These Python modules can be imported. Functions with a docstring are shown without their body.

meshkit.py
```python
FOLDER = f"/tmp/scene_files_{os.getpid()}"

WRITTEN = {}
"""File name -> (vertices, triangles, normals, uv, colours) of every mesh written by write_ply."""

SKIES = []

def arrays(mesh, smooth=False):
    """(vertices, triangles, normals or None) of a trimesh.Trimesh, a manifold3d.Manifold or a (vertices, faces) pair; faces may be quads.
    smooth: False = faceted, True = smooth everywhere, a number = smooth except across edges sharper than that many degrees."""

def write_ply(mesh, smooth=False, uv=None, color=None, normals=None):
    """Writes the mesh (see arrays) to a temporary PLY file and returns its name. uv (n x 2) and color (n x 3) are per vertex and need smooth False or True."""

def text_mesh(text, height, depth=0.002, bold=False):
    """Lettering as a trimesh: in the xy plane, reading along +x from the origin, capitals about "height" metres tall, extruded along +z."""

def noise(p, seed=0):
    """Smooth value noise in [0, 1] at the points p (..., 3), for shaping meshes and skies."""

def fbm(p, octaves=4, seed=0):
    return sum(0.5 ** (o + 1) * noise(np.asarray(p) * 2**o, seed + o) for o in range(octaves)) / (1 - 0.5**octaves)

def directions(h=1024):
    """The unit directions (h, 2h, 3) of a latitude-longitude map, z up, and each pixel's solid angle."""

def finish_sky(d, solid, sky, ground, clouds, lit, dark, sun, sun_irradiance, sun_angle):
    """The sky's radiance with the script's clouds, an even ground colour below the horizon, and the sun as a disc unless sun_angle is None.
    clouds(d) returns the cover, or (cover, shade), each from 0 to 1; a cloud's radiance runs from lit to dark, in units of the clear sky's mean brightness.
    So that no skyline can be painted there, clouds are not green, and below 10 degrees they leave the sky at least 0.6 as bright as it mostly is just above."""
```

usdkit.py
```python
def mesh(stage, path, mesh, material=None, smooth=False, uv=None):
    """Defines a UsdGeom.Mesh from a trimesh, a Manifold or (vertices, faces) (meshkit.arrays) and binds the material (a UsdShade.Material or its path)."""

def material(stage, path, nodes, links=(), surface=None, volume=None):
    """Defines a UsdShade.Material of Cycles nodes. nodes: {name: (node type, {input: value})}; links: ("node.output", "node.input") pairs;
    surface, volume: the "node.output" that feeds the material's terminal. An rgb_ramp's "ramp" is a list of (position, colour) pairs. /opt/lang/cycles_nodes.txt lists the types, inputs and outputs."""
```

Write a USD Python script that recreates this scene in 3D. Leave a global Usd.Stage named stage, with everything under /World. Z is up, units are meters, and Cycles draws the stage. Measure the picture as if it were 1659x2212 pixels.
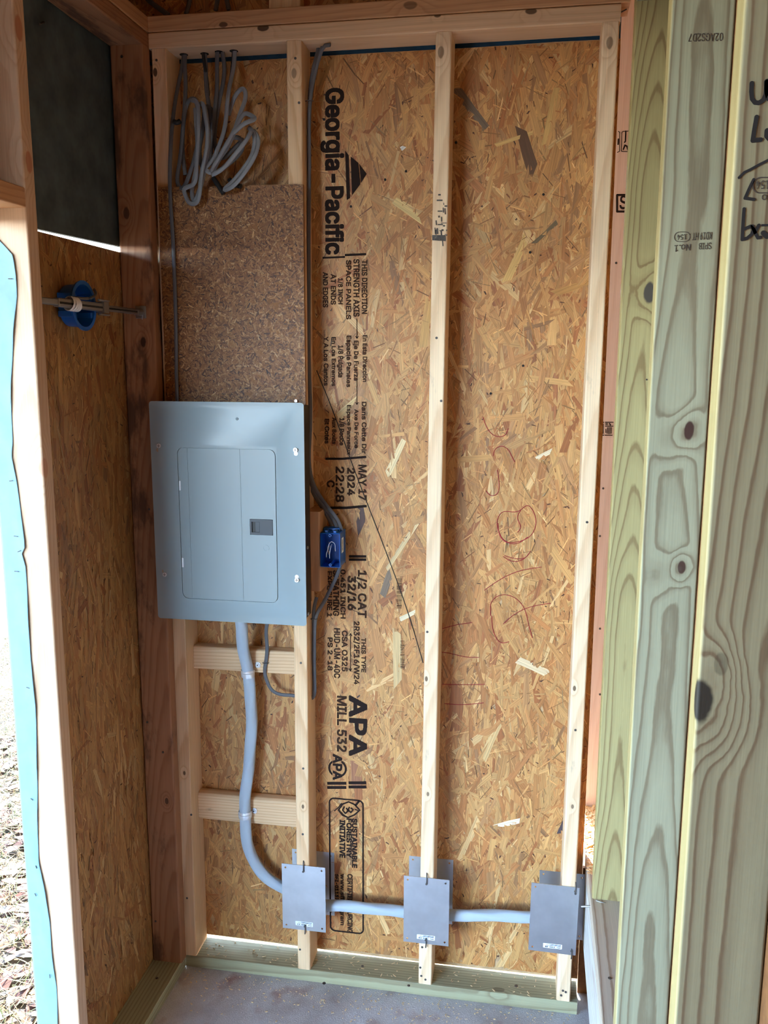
import math, random
import numpy as np, trimesh, usdkit, meshkit
import manifold3d as m3
from pxr import Usd, UsdGeom, UsdLux, UsdShade, Sdf, Gf, Vt
from shapely.geometry import Polygon, LineString, Point, box as sbox
from shapely.geometry.polygon import orient
from scipy.interpolate import CubicSpline

stage = Usd.Stage.CreateInMemory()
UsdGeom.SetStageUpAxis(stage, 'Z'); UsdGeom.SetStageMetersPerUnit(stage, 1.0)
UsdGeom.Xform.Define(stage, '/World')
rng = np.random.default_rng(11); random.seed(11)

# ------------------------------------------------------------------ camera
W, H, FPX = 1659, 2212, 1883.45
CAM = np.array([.976, -2.1977, 1.7894]); YAW, PIT, ROL = .1693, .1741, .0029
FW = np.array([-math.sin(YAW)*math.cos(PIT), math.cos(YAW)*math.cos(PIT), -math.sin(PIT)])
R0 = np.array([math.cos(YAW), math.sin(YAW), 0.]); U0 = np.cross(R0, FW)
RT = R0*math.cos(ROL)+U0*math.sin(ROL); UP = -R0*math.sin(ROL)+U0*math.cos(ROL)
EXPOSURE = 0.55
cam = UsdGeom.Camera.Define(stage, '/World/Camera')
cam.CreateHorizontalApertureAttr(24.0); cam.CreateFocalLengthAttr(24.0*FPX/W)
cam.CreateExposureAttr(EXPOSURE); cam.CreateClippingRangeAttr((0.02, 2000.))
mt = np.eye(4); mt[0, :3], mt[1, :3], mt[2, :3], mt[3, :3] = RT, UP, -FW, CAM
cam.AddTransformOp().Set(Gf.Matrix4d(mt.tolist()))

def at(px, py, **k):
    """the point of a plane x=, y= or z= that the photograph shows at that pixel"""
    d = FW + RT*(px-W/2)/FPX - UP*(py-H/2)/FPX
    (a, v), = k.items(); i = 'xyz'.index(a)
    return CAM + d*(v-CAM[i])/d[i]

# ------------------------------------------------------------------ sky and sun
SUN_DIR = np.array([-.22, .80, .62]); SUN_DIR /= np.linalg.norm(SUN_DIR)   # towards the sun: behind the panel wall
dome = UsdLux.DomeLight.Define(stage, '/World/sky')
skym = usdkit.material(stage, '/World/Looks/sky', {
    's': ('sky_texture', {'sky_type': 'multiple_scattering', 'sun_disc': False, 'sun_elevation': math.asin(SUN_DIR[2]), 'sun_rotation': math.atan2(SUN_DIR[0], SUN_DIR[1])}),
    'b': ('background_shader', {'strength': 1.0})}, [('s.color', 'b.color')], surface='b.background')
UsdShade.MaterialBindingAPI.Apply(dome.GetPrim()).Bind(skym)
sun = UsdLux.DistantLight.Define(stage, '/World/sun')
sun.CreateAngleAttr(.53); sun.CreateNormalizeAttr(True); sun.CreateIntensityAttr(7.5); sun.CreateColorAttr((1., .93, .82))
zx = SUN_DIR; xx = np.cross([0, 0, 1], zx); xx /= np.linalg.norm(xx); yx = np.cross(zx, xx)
ms = np.eye(4); ms[0, :3], ms[1, :3], ms[2, :3] = xx, yx, zx
sun.AddTransformOp().Set(Gf.Matrix4d(ms.tolist()))

# ------------------------------------------------------------------ helpers
def lin(*c):
    c = np.array(c, float)/255.
    return tuple(np.where(c < .04045, c/12.92, ((c+.055)/1.055)**2.4))

USED = {}
def free(path):
    if path not in USED:
        USED[path] = 0; return path
    USED[path] += 1
    return free('%s_%03d' % (path, USED[path]))

def root(o):
    return '/World' if o is None else str(o.GetPath())

def thing(name, label=None, cat=None, loc=(0, 0, 0), group=None, kind=None):
    x = UsdGeom.Xform.Define(stage, free('/World/'+name))
    x.AddTranslateOp().Set(Gf.Vec3d(*map(float, loc)))
    p = x.GetPrim(); tag(p, label, cat, group, kind); OFF[str(p.GetPath())] = np.array(loc, float)
    return p
OFF = {}

def tag(p, label=None, cat=None, group=None, kind=None):
    for k, v in (('label', label), ('category', cat), ('group', group), ('kind', kind)):
        if v: p.SetCustomDataByKey(k, v)
    return p

def offset(p):
    s = str(p.GetPath()) if p is not None else ''
    return OFF.get('/'.join(s.split('/')[:3]), np.zeros(3))

def obj(name, mesh, mat, parent=None, smooth=30, loc=None, vec=None, **t):
    """one mesh prim; loc: function of world points -> grain coordinates; vec: {primvar: per-vertex array}, only with smooth False or True"""
    v, f, n = meshkit.arrays(mesh, smooth)
    path = free(root(parent)+'/'+name)
    m = UsdGeom.Mesh.Define(stage, path)
    o = offset(parent)
    m.CreatePointsAttr(Vt.Vec3fArray.FromNumpy((v-o).astype(np.float32)))
    m.CreateFaceVertexCountsAttr(Vt.IntArray.FromNumpy(np.full(len(f), 3, np.int32)))
    m.CreateFaceVertexIndicesAttr(Vt.IntArray.FromNumpy(f.astype(np.int32).ravel()))
    m.CreateSubdivisionSchemeAttr('none')
    if n is not None:
        m.CreateNormalsAttr(Vt.Vec3fArray.FromNumpy(n.astype(np.float32))); m.SetNormalsInterpolation('vertex')
    pv = dict(vec or {})
    if loc is not None: pv['loc'] = loc(v)
    for k, a in pv.items():
        UsdGeom.PrimvarsAPI(m).CreatePrimvar(k, Sdf.ValueTypeNames.Float3Array, 'vertex').Set(Vt.Vec3fArray.FromNumpy(np.asarray(a, np.float32)))
    UsdShade.MaterialBindingAPI.Apply(m.GetPrim()).Bind(mat)
    p = m.GetPrim(); tag(p, t.get('label'), t.get('cat'), t.get('group'), t.get('kind'))
    return p

cat_ = trimesh.util.concatenate
def bx(x0, x1, y0, y1, z0, z1):
    b = trimesh.creation.box([abs(x1-x0), abs(y1-y0), abs(z1-z0)]); b.apply_translation([(x0+x1)/2, (y0+y1)/2, (z0+z1)/2]); return b

def rbox(x0, x1, y0, y1, z0, z1, r=.003, seg=3):
    """box with rounded edges: hull of eight small spheres"""
    s = m3.Manifold.sphere(r, 4*seg)
    return m3.Manifold.batch_hull([s.translate((a, b, c)) for a in (x0+r, x1-r) for b in (y0+r, y1-r) for c in (z0+r, z1-r)])

def lumber(x0, x1, y0, y1, z0, z1, axis='z', r=.003, wave=.0, seed=0, lean=0.):
    """a stick of lumber: eased long edges, square ends, cut into short lengths so that it can bow and lean"""
    i = 'xyz'.index(axis); lo, hi = np.array([x0, y0, z0], float), np.array([x1, y1, z1], float)
    a, b = [k for k in range(3) if k != i]
    w, h = hi[a]-lo[a], hi[b]-lo[b]
    ring = []
    for cx, cy, t0 in ((w/2-r, h/2-r, 0), (-w/2+r, h/2-r, 90), (-w/2+r, -h/2+r, 180), (w/2-r, -h/2+r, 270)):
        for q in (0, 30, 60, 90):
            t = math.radians(t0+q); ring.append((cx+r*math.cos(t), cy+r*math.sin(t)))
    ring = np.array(ring); n = len(ring); L = hi[i]-lo[i]; k = max(2, int(L/.06)+1)
    s = np.linspace(0, 1, k)
    V = np.zeros((k, n, 3)); V[..., a] = ring[None, :, 0]; V[..., b] = ring[None, :, 1]
    if wave:
        q = np.stack([np.broadcast_to(ring[None, :, 0]*40, (k, n)), np.broadcast_to(ring[None, :, 1]*40, (k, n)), np.broadcast_to(s[:, None]*L*9, (k, n))], -1)
        d = (meshkit.noise(q+seed*7.3)-.5)*2*wave
        nr = ring/np.linalg.norm(ring, axis=1, keepdims=True)
        V[..., a] += d*nr[None, :, 0]; V[..., b] += d*nr[None, :, 1]
    V[..., i] = (s*L)[:, None]
    mid = (lo+hi)/2; V[..., a] += mid[a]; V[..., b] += mid[b]; V[..., i] += lo[i]
    if lean: V[..., 0] += (s*lean)[:, None]
    V = V.reshape(-1, 3)
    F = []
    for j in range(k-1):
        for q in range(n):
            p, p2 = j*n+q, j*n+(q+1) % n
            F += [(p, p2, p2+n), (p, p2+n, p+n)]
    c0, c1 = len(V), len(V)+1
    V = np.vstack([V, V[:n].mean(0), V[-n:].mean(0)])
    for q in range(n):
        F += [(c0, (q+1) % n, q), (c1, (k-1)*n+q, (k-1)*n+(q+1) % n)]
    F = np.array(F)
    m = trimesh.Trimesh(V, F, process=False)
    if m.volume < 0: m.invert()
    return m

def grain(x0, x1, y0, y1, z0, z1, axis, seed):
    """grain coordinates of a stick: across, across, along, each stick with a place of its own in the wood"""
    i = 'xyz'.index(axis); a, b = [k for k in range(3) if k != i]
    c = np.array([(x0+x1)/2, (y0+y1)/2, (z0+z1)/2]); c[i] = 0
    def f(v):
        p = np.asarray(v)-c
        return np.stack([p[:, a], p[:, b], p[:, i]], 1)
    return f

def sweep(points, rx, ry=None, sides=10, per=8, twist=0., lobe=0, closed=False, cap=True, ref=(0, -1, 0)):
    """tube along a spline; rx, ry: half widths across and along ref"""
    P = np.asarray(points, float); ry = rx if ry is None else ry
    d = np.r_[0, np.cumsum(np.linalg.norm(np.diff(P, axis=0), axis=1))]
    if closed:
        P = np.vstack([P, P[:1]]); d = np.r_[0, np.cumsum(np.linalg.norm(np.diff(P, axis=0), axis=1))]
        cs = CubicSpline(d, P, bc_type='periodic')
    else:
        cs = CubicSpline(d, P, bc_type='natural') if len(P) > 2 else (lambda t, P=P, d=d: P[0]+(P[1]-P[0])*(np.asarray(t)/d[-1])[:, None])
    n = max(2, (len(P)-1)*per+1) if len(P) > 2 else 2
    t = np.linspace(0, d[-1], n)
    C = np.asarray(cs(t)); T = np.gradient(C, axis=0); T /= np.linalg.norm(T, axis=1, keepdims=True)+1e-12
    A = np.cross(T, np.array(ref, float)); la = np.linalg.norm(A, axis=1, keepdims=True)
    A = np.where(la < .15, np.cross(T, [1., .2, .1]), A); A /= np.linalg.norm(A, axis=1, keepdims=True)+1e-12
    B = np.cross(A, T)
    ang = np.linspace(0, 2*np.pi, sides, endpoint=False)
    R = np.ones((n, sides))
    tw = twist*t[:, None]
    if lobe: R = R*(1+.07*np.cos(lobe*(ang[None, :]+tw)))
    rxv = np.broadcast_to(np.asarray(rx, float), (n,)) if np.ndim(rx) else np.full(n, rx)
    ryv = np.full(n, ry) if not np.ndim(ry) else np.broadcast_to(ry, (n,))
    V = C[:, None]+(R*np.cos(ang)[None]*rxv[:, None])[..., None]*A[:, None]+(R*np.sin(ang)[None]*ryv[:, None])[..., None]*B[:, None]
    V = V.reshape(-1, 3); F = []
    for j in range(n-1):
        for q in range(sides):
            p, p2 = j*sides+q, j*sides+(q+1) % sides
            F += [(p, p2, p2+sides), (p, p2+sides, p+sides)]
    if cap and not closed:
        V = np.vstack([V, C[:1], C[-1:]]); c0, c1 = len(V)-2, len(V)-1
        for q in range(sides):
            F += [(c0, (q+1) % sides, q), (c1, (n-1)*sides+q, (n-1)*sides+(q+1) % sides)]
    m = trimesh.Trimesh(V, np.array(F), process=False)
    if m.volume < 0: m.invert()
    return m

def disc(c, r, axis, h, n=20):
    """a short cylinder centred at c"""
    m = trimesh.creation.cylinder(r, h, sections=n)
    if axis == 'y': m.apply_transform(trimesh.transformations.rotation_matrix(math.pi/2, [1, 0, 0]))
    if axis == 'x': m.apply_transform(trimesh.transformations.rotation_matrix(math.pi/2, [0, 1, 0]))
    m.apply_translation(c); return m

def plate_xz(poly, y0, y1):
    """a flat shape in x and z given thickness along y"""
    m = trimesh.creation.extrude_polygon(poly, abs(y1-y0), engine='earcut')
    v = np.array(m.vertices); m2 = trimesh.Trimesh(np.stack([v[:, 0], max(y0, y1)-v[:, 2], v[:, 1]], 1), np.array(m.faces), process=False)
    if m2.volume < 0: m2.invert()
    return m2

def rrect(x0, x1, z0, z1, r):
    return sbox(x0+r, z0+r, x1-r, z1-r).buffer(r, 8)

# ------------------------------------------------------------------ materials
def mat(name, color, rough=.6, metal=0., spec=.5, var=0., scale=30., bump=0., bscale=200., color2=None, thin=None):
    n = {'p': ('principled_bsdf', {'base_color': color, 'roughness': rough, 'metallic': metal, 'specular_ior_level': spec})}
    l = []
    if var or color2 is not None:
        c2 = color2 if color2 is not None else tuple(np.clip(np.array(color)*(1-var), 0, 1))
        n['g'] = ('geometry', {}); n['n'] = ('noise_texture', {'scale': scale, 'detail': 5, 'roughness': .6})
        n['r'] = ('rgb_ramp', {'ramp': [(.35, c2), (.65, color)]})
        l += [('g.position', 'n.vector'), ('n.fac', 'r.fac'), ('r.color', 'p.base_color')]
    if bump:
        n.setdefault('g', ('geometry', {}))
        n['bn'] = ('noise_texture', {'scale': bscale, 'detail': 3}); n['b'] = ('bump', {'strength': bump, 'distance': .002})
        l += [('g.position', 'bn.vector'), ('bn.fac', 'b.height'), ('b.normal', 'p.normal')]
    return usdkit.material(stage, '/World/Looks/'+name, n, l, surface='p.BSDF')

def wood(name, early, late, pith=(0., .06), taper=.10, density=95., wob=.03, contrast=1., knots=(), stain=None, seed=0., rough=.62, fibre=.12, flat=.5, kcol=None, blotch=.10, wz=1.1, side=None):
    """lumber cut from a log: growth rings around a tilted pith, fibres along the stick, knots that push the rings aside.
    knots: (u, v, w, radius, strength, dark) in grain coordinates"""
    n, l = {}, []
    def node(k, kind, ins, *links):
        n[k] = (kind, ins); l.extend((a, k+'.'+b) for a, b in links); return k
    node('at', 'attribute', {'attribute': 'loc'})
    node('off', 'vector_math', {'math_type': 'add', 'vector2': (seed*.0, seed*.0, seed*3.17)}, ('at.vector', 'vector1'))
    node('sx', 'separate_xyz', {}, ('at.vector', 'vector'))
    # pith wander
    node('wm', 'mapping', {'mapping_type': 'point', 'scale': (5., 5., wz)}, ('off.vector', 'vector'))
    node('wn', 'noise_texture', {'scale': 1.0, 'detail': 3, 'roughness': .35}, ('wm.vector', 'vector'))
    node('px', 'math', {'math_type': 'subtract', 'value2': pith[0]}, ('sx.x', 'value1'))
    node('py', 'math', {'math_type': 'subtract', 'value2': pith[1]}, ('sx.y', 'value1'))
    node('cb', 'combine_xyz', {'z': 0.}, ('px.value', 'x'), ('py.value', 'y'))
    node('len', 'vector_math', {'math_type': 'length'}, ('cb.vector', 'vector1'))
    node('tz', 'math', {'math_type': 'multiply', 'value2': taper}, ('sx.z', 'value1'))
    node('a1', 'math', {'math_type': 'add'}, ('len.value', 'value1'), ('tz.value', 'value2'))
    node('wa', 'math', {'math_type': 'multiply_add', 'value2': wob*2, 'value3': -wob}, ('wn.fac', 'value1'))
    node('a2', 'math', {'math_type': 'add'}, ('a1.value', 'value1'), ('wa.value', 'value2'))
    node('jm', 'mapping', {'mapping_type': 'point', 'scale': (60., 60., 14.)}, ('off.vector', 'vector'))
    node('jn', 'noise_texture', {'scale': 1.0, 'detail': 3, 'roughness': .6}, ('jm.vector', 'vector'))
    node('ja', 'math', {'math_type': 'multiply_add', 'value2': .30/density, 'value3': -.15/density}, ('jn.fac', 'value1'))
    node('a3', 'math', {'math_type': 'add'}, ('a2.value', 'value1'), ('ja.value', 'value2'))
    cur = 'a3.value'; dark = None
    for i, (u, v, w, r, s, dk) in enumerate(knots):
        k = 'k%d' % i
        node(k+'m', 'mapping', {'mapping_type': 'point', 'location': (-u, -v, -w*.55), 'scale': (1., 1., .55)}, ('at.vector', 'vector'))
        node(k+'n', 'noise_texture', {'scale': 60., 'detail': 2}, ('at.vector', 'vector'))
        node(k+'l', 'vector_math', {'math_type': 'length'}, (k+'m.vector', 'vector1'))
        node(k+'d', 'math', {'math_type': 'multiply_add', 'value2': .35*r, 'value3': -.17*r}, (k+'n.fac', 'value1'))
        node(k+'q', 'math', {'math_type': 'add'}, (k+'l.value', 'value1'), (k+'d.value', 'value2'))
        node(k+'e', 'map_range', {'range_type': 'smootherstep', 'from_min': 0., 'from_max': r*4.2, 'to_min': s, 'to_max': 0.}, (k+'q.value', 'value'))
        node(k+'s', 'math', {'math_type': 'add'}, (cur, 'value1'), (k+'e.result', 'value2')); cur = k+'s.value'
        if dk:
            node(k+'f', 'map_range', {'range_type': 'smoothstep', 'from_min': r*.75, 'from_max': r*1.05, 'to_min': dk, 'to_max': 0.}, (k+'q.value', 'value'))
            if dark is None: dark = k+'f.result'
            else:
                node(k+'x', 'math', {'math_type': 'maximum'}, (dark, 'value1'), (k+'f.result', 'value2')); dark = k+'x.value'
    node('den', 'math', {'math_type': 'multiply', 'value2': density}, (cur, 'value1'))
    node('fr', 'math', {'math_type': 'fraction'}, ('den.value', 'value1'))
    mid = tuple(np.array(early)*(1-.35*contrast)+np.array(late)*.35*contrast)
    lt = tuple(np.array(early)*(1-contrast)+np.array(late)*contrast)
    node('rp', 'rgb_ramp', {'ramp': [(0., early), (flat*.62, early), (flat+.10, mid), (.80, lt), (.90, lt), (1., early)]}, ('fr.value', 'fac'))
    # fibres
    node('fm', 'mapping', {'mapping_type': 'point', 'scale': (420., 420., 5.)}, ('off.vector', 'vector'))
    node('fn', 'noise_texture', {'scale': 1., 'detail': 4, 'roughness': .6}, ('fm.vector', 'vector'))
    node('fx', 'map_range', {'from_min': .25, 'from_max': .75, 'to_min': 1-fibre, 'to_max': 1+fibre}, ('fn.fac', 'value'))
    node('bm', 'mapping', {'mapping_type': 'point', 'scale': (14., 14., 2.2)}, ('off.vector', 'vector'))
    node('bn', 'noise_texture', {'scale': 1., 'detail': 3}, ('bm.vector', 'vector'))
    node('bxr', 'map_range', {'from_min': .25, 'from_max': .75, 'to_min': 1-blotch, 'to_max': 1+blotch}, ('bn.fac', 'value'))
    node('mu', 'math', {'math_type': 'multiply'}, ('fx.result', 'value1'), ('bxr.result', 'value2'))
    node('c1', 'vector_math', {'math_type': 'scale'}, ('rp.color', 'vector1'), ('mu.value', 'scale'))
    col = 'c1.vector'
    if stain:
        c, lo, sc = stain
        node('sm', 'mapping', {'mapping_type': 'point', 'scale': (sc, sc, sc*.35)}, ('off.vector', 'vector'))
        node('sn', 'noise_texture', {'scale': 1., 'detail': 6, 'roughness': .65}, ('sm.vector', 'vector'))
        node('sr', 'map_range', {'range_type': 'smoothstep', 'from_min': lo, 'from_max': lo+.13, 'to_min': 0., 'to_max': .75}, ('sn.fac', 'value'))
        node('c2', 'mix', {'mix_type': 'mix', 'color2': c}, ('sr.result', 'fac'), (col, 'color1')); col = 'c2.color'
    if side is not None:
        node('sd', 'map_range', {'range_type': 'smoothstep', 'from_min': -.0475, 'from_max': -.0435, 'to_min': .85, 'to_max': 0.}, ('sx.x', 'value'))
        node('c4', 'mix', {'mix_type': 'mix', 'color2': side}, ('sd.result', 'fac'), (col, 'color1')); col = 'c4.color'
    if dark:
        node('c3', 'mix', {'mix_type': 'mix', 'color2': kcol or lin(58, 34, 22)}, (dark, 'fac'), (col, 'color1')); col = 'c3.color'
    node('bp', 'bump', {'strength': .25, 'distance': .0006}, ('fn.fac', 'height'))
    node('p', 'principled_bsdf', {'roughness': rough, 'specular_ior_level': .3}, (col, 'base_color'), ('bp.normal', 'normal'))
    return usdkit.material(stage, '/World/Looks/'+name, n, l, surface='p.BSDF')

def strand_mat(name, gain=1.0):
    """wood flakes: colour per flake, fibres along it"""
    n = {'t': ('attribute', {'attribute': 'tone'}), 'a': ('attribute', {'attribute': 'loc'}),
         'm': ('mapping', {'mapping_type': 'point', 'scale': (9., 420., 1.)}), 'n': ('noise_texture', {'scale': 1., 'detail': 4, 'roughness': .6}),
         'r': ('map_range', {'from_min': .2, 'from_max': .8, 'to_min': .52*gain, 'to_max': 1.42*gain}),
         'c': ('vector_math', {'math_type': 'scale'}), 'b': ('bump', {'strength': .5, 'distance': .0008}),
         'p': ('principled_bsdf', {'roughness': .50, 'specular_ior_level': .5})}
    l = [('a.vector', 'm.vector'), ('m.vector', 'n.vector'), ('n.fac', 'r.value'), ('t.vector', 'c.vector1'), ('r.result', 'c.scale'), ('c.vector', 'p.base_color'),
         ('n.fac', 'b.height'), ('b.normal', 'p.normal')]
    return usdkit.material(stage, '/World/Looks/'+name, n, l, surface='p.BSDF')

def ink_mat(name, color, worn=.42, scale=900.):
    n = {'g': ('geometry', {}), 'n': ('noise_texture', {'scale': scale, 'detail': 4, 'roughness': .7}), 'n2': ('noise_texture', {'scale': 60., 'detail': 3}),
         'ad': ('math', {'math_type': 'add'}), 'r': ('map_range', {'from_min': worn*2-.12, 'from_max': worn*2+.12, 'to_min': 0., 'to_max': 1.}),
         'd': ('principled_bsdf', {'base_color': color, 'roughness': .8, 'specular_ior_level': .1}), 't': ('transparent_bsdf', {}), 'm': ('mix_closure', {})}
    l = [('g.position', 'n.vector'), ('g.position', 'n2.vector'), ('n.fac', 'ad.value1'), ('n2.fac', 'ad.value2'), ('ad.value', 'r.value'), ('r.result', 'm.fac'), ('t.BSDF', 'm.closure1'), ('d.BSDF', 'm.closure2')]
    return usdkit.material(stage, '/World/Looks/'+name, n, l, surface='m.closure')

SPF_E, SPF_L = lin(226, 192, 152), lin(196, 148, 104)
PT_Y = lin(180, 160, 104)
PT_E, PT_L = lin(168, 156, 108), lin(122, 100, 64)
M = {}
M['strand'] = strand_mat('strand')
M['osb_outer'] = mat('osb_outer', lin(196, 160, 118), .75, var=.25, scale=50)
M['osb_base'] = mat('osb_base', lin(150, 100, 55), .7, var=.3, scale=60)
M['ink'] = ink_mat('ink', lin(58, 40, 30), .39)
M['ink_bold'] = ink_mat('ink_bold', lin(40, 30, 27), .33)
M['marker'] = mat('marker', lin(22, 22, 24), .6)
M['red_pen'] = mat('red_pen', lin(150, 30, 40), .7)
M['panel_grey'] = mat('panel_grey', lin(138, 152, 156), .27, spec=.5, bump=.012, bscale=900)
M['panel_dark'] = mat('panel_dark', lin(62, 58, 56), .45, metal=.6, var=.3)
M['latch'] = mat('latch', lin(58, 64, 72), .4)
M['latch_dark'] = mat('latch_dark', lin(12, 16, 20), .4)
M['steel'] = mat('steel', (.62, .63, .66), .38, metal=1., var=.12, scale=14)
M['bright_steel'] = mat('bright_steel', (.8, .8, .82), .22, metal=.55)
M['dark_steel'] = mat('dark_steel', (.10, .09, .085), .45, metal=.7)
M['hole'] = mat('hole', (.01, .009, .008), .9)
M['cable'] = mat('cable', lin(88, 88, 92), .48, bump=.03)
M['cable_light'] = mat('cable_light', lin(124, 126, 132), .45, bump=.03)
M['cable_black'] = mat('cable_black', lin(26, 26, 28), .5)
M['feeder'] = mat('feeder', lin(168, 180, 192), .42, bump=.06, bscale=60)
M['blue_box'] = mat('blue_box', lin(10, 88, 170), .38)
M['copper'] = mat('copper', (.75, .42, .28), .35, metal=1.)
M['white_wire'] = mat('white_wire', lin(225, 222, 220), .5)
M['sticker'] = mat('sticker', lin(226, 234, 240), .5)
M['print'] = mat('print', lin(40, 44, 60), .6)
M['wrap'] = mat('wrap', lin(112, 146, 156), .55, var=.10, scale=25, bump=.6, bscale=16)
M['black_board'] = mat('black_board', lin(78, 93, 97), .65, color2=lin(52, 64, 67), scale=14, bump=.25, bscale=90)
M['white_edge'] = mat('white_edge', lin(235, 236, 240), .6)
M['blue_film'] = mat('blue_film', lin(40, 92, 134), .6, var=.3, scale=30)
M['gap_black'] = mat('gap_black', (.015, .012, .01), .9)

# ------------------------------------------------------------------ setting: ground, slab, shell
def concrete():
    n = {'g': ('geometry', {}), 'n': ('noise_texture', {'scale': 5., 'detail': 6, 'roughness': .65}), 'n2': ('noise_texture', {'scale': 260., 'detail': 3}), 'n3': ('noise_texture', {'scale': 9., 'detail': 3}),
         'r': ('rgb_ramp', {'ramp': [(.3, lin(160, 150, 146)), (.5, lin(190, 184, 182)), (.7, lin(206, 203, 204))]}),
         'rs': ('map_range', {'from_min': .58, 'from_max': .68, 'to_min': 0., 'to_max': .45}), 'mx': ('mix', {'mix_type': 'mix', 'color2': lin(150, 98, 78)}),
         'sp': ('map_range', {'from_min': .3, 'from_max': .7, 'to_min': .86, 'to_max': 1.1}), 'c': ('vector_math', {'math_type': 'scale'}),
         'b': ('bump', {'strength': .5, 'distance': .002}), 'p': ('principled_bsdf', {'roughness': .75})}
    l = [('g.position', 'n.vector'), ('g.position', 'n2.vector'), ('g.position', 'n3.vector'), ('n.fac', 'r.fac'), ('n3.fac', 'rs.value'), ('rs.result', 'mx.fac'), ('r.color', 'mx.color1'),
         ('n2.fac', 'sp.value'), ('mx.color', 'c.vector1'), ('sp.result', 'c.scale'), ('c.vector', 'p.base_color'), ('n2.fac', 'b.height'), ('b.normal', 'p.normal')]
    return usdkit.material(stage, '/World/Looks/concrete', n, l, surface='p.BSDF')
M['concrete'] = concrete()
M['soil'] = mat('soil', lin(122, 104, 72), .9, color2=lin(80, 66, 46), scale=7, bump=.8, bscale=60)

GZ = -.12
g = trimesh.creation.box([60, 60, .2]); g.apply_translation([0, 0, GZ-.1])
obj('ground', g, M['soil'], smooth=False, label='dry straw-covered ground outside the shed', cat='ground', kind='structure')
obj('floor', bx(-.10, 2.3, -3.6, .105, GZ-.02, 0.), M['concrete'], smooth=False, label='bare concrete slab floor dusted with sawdust', cat='floor', kind='structure')

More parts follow.
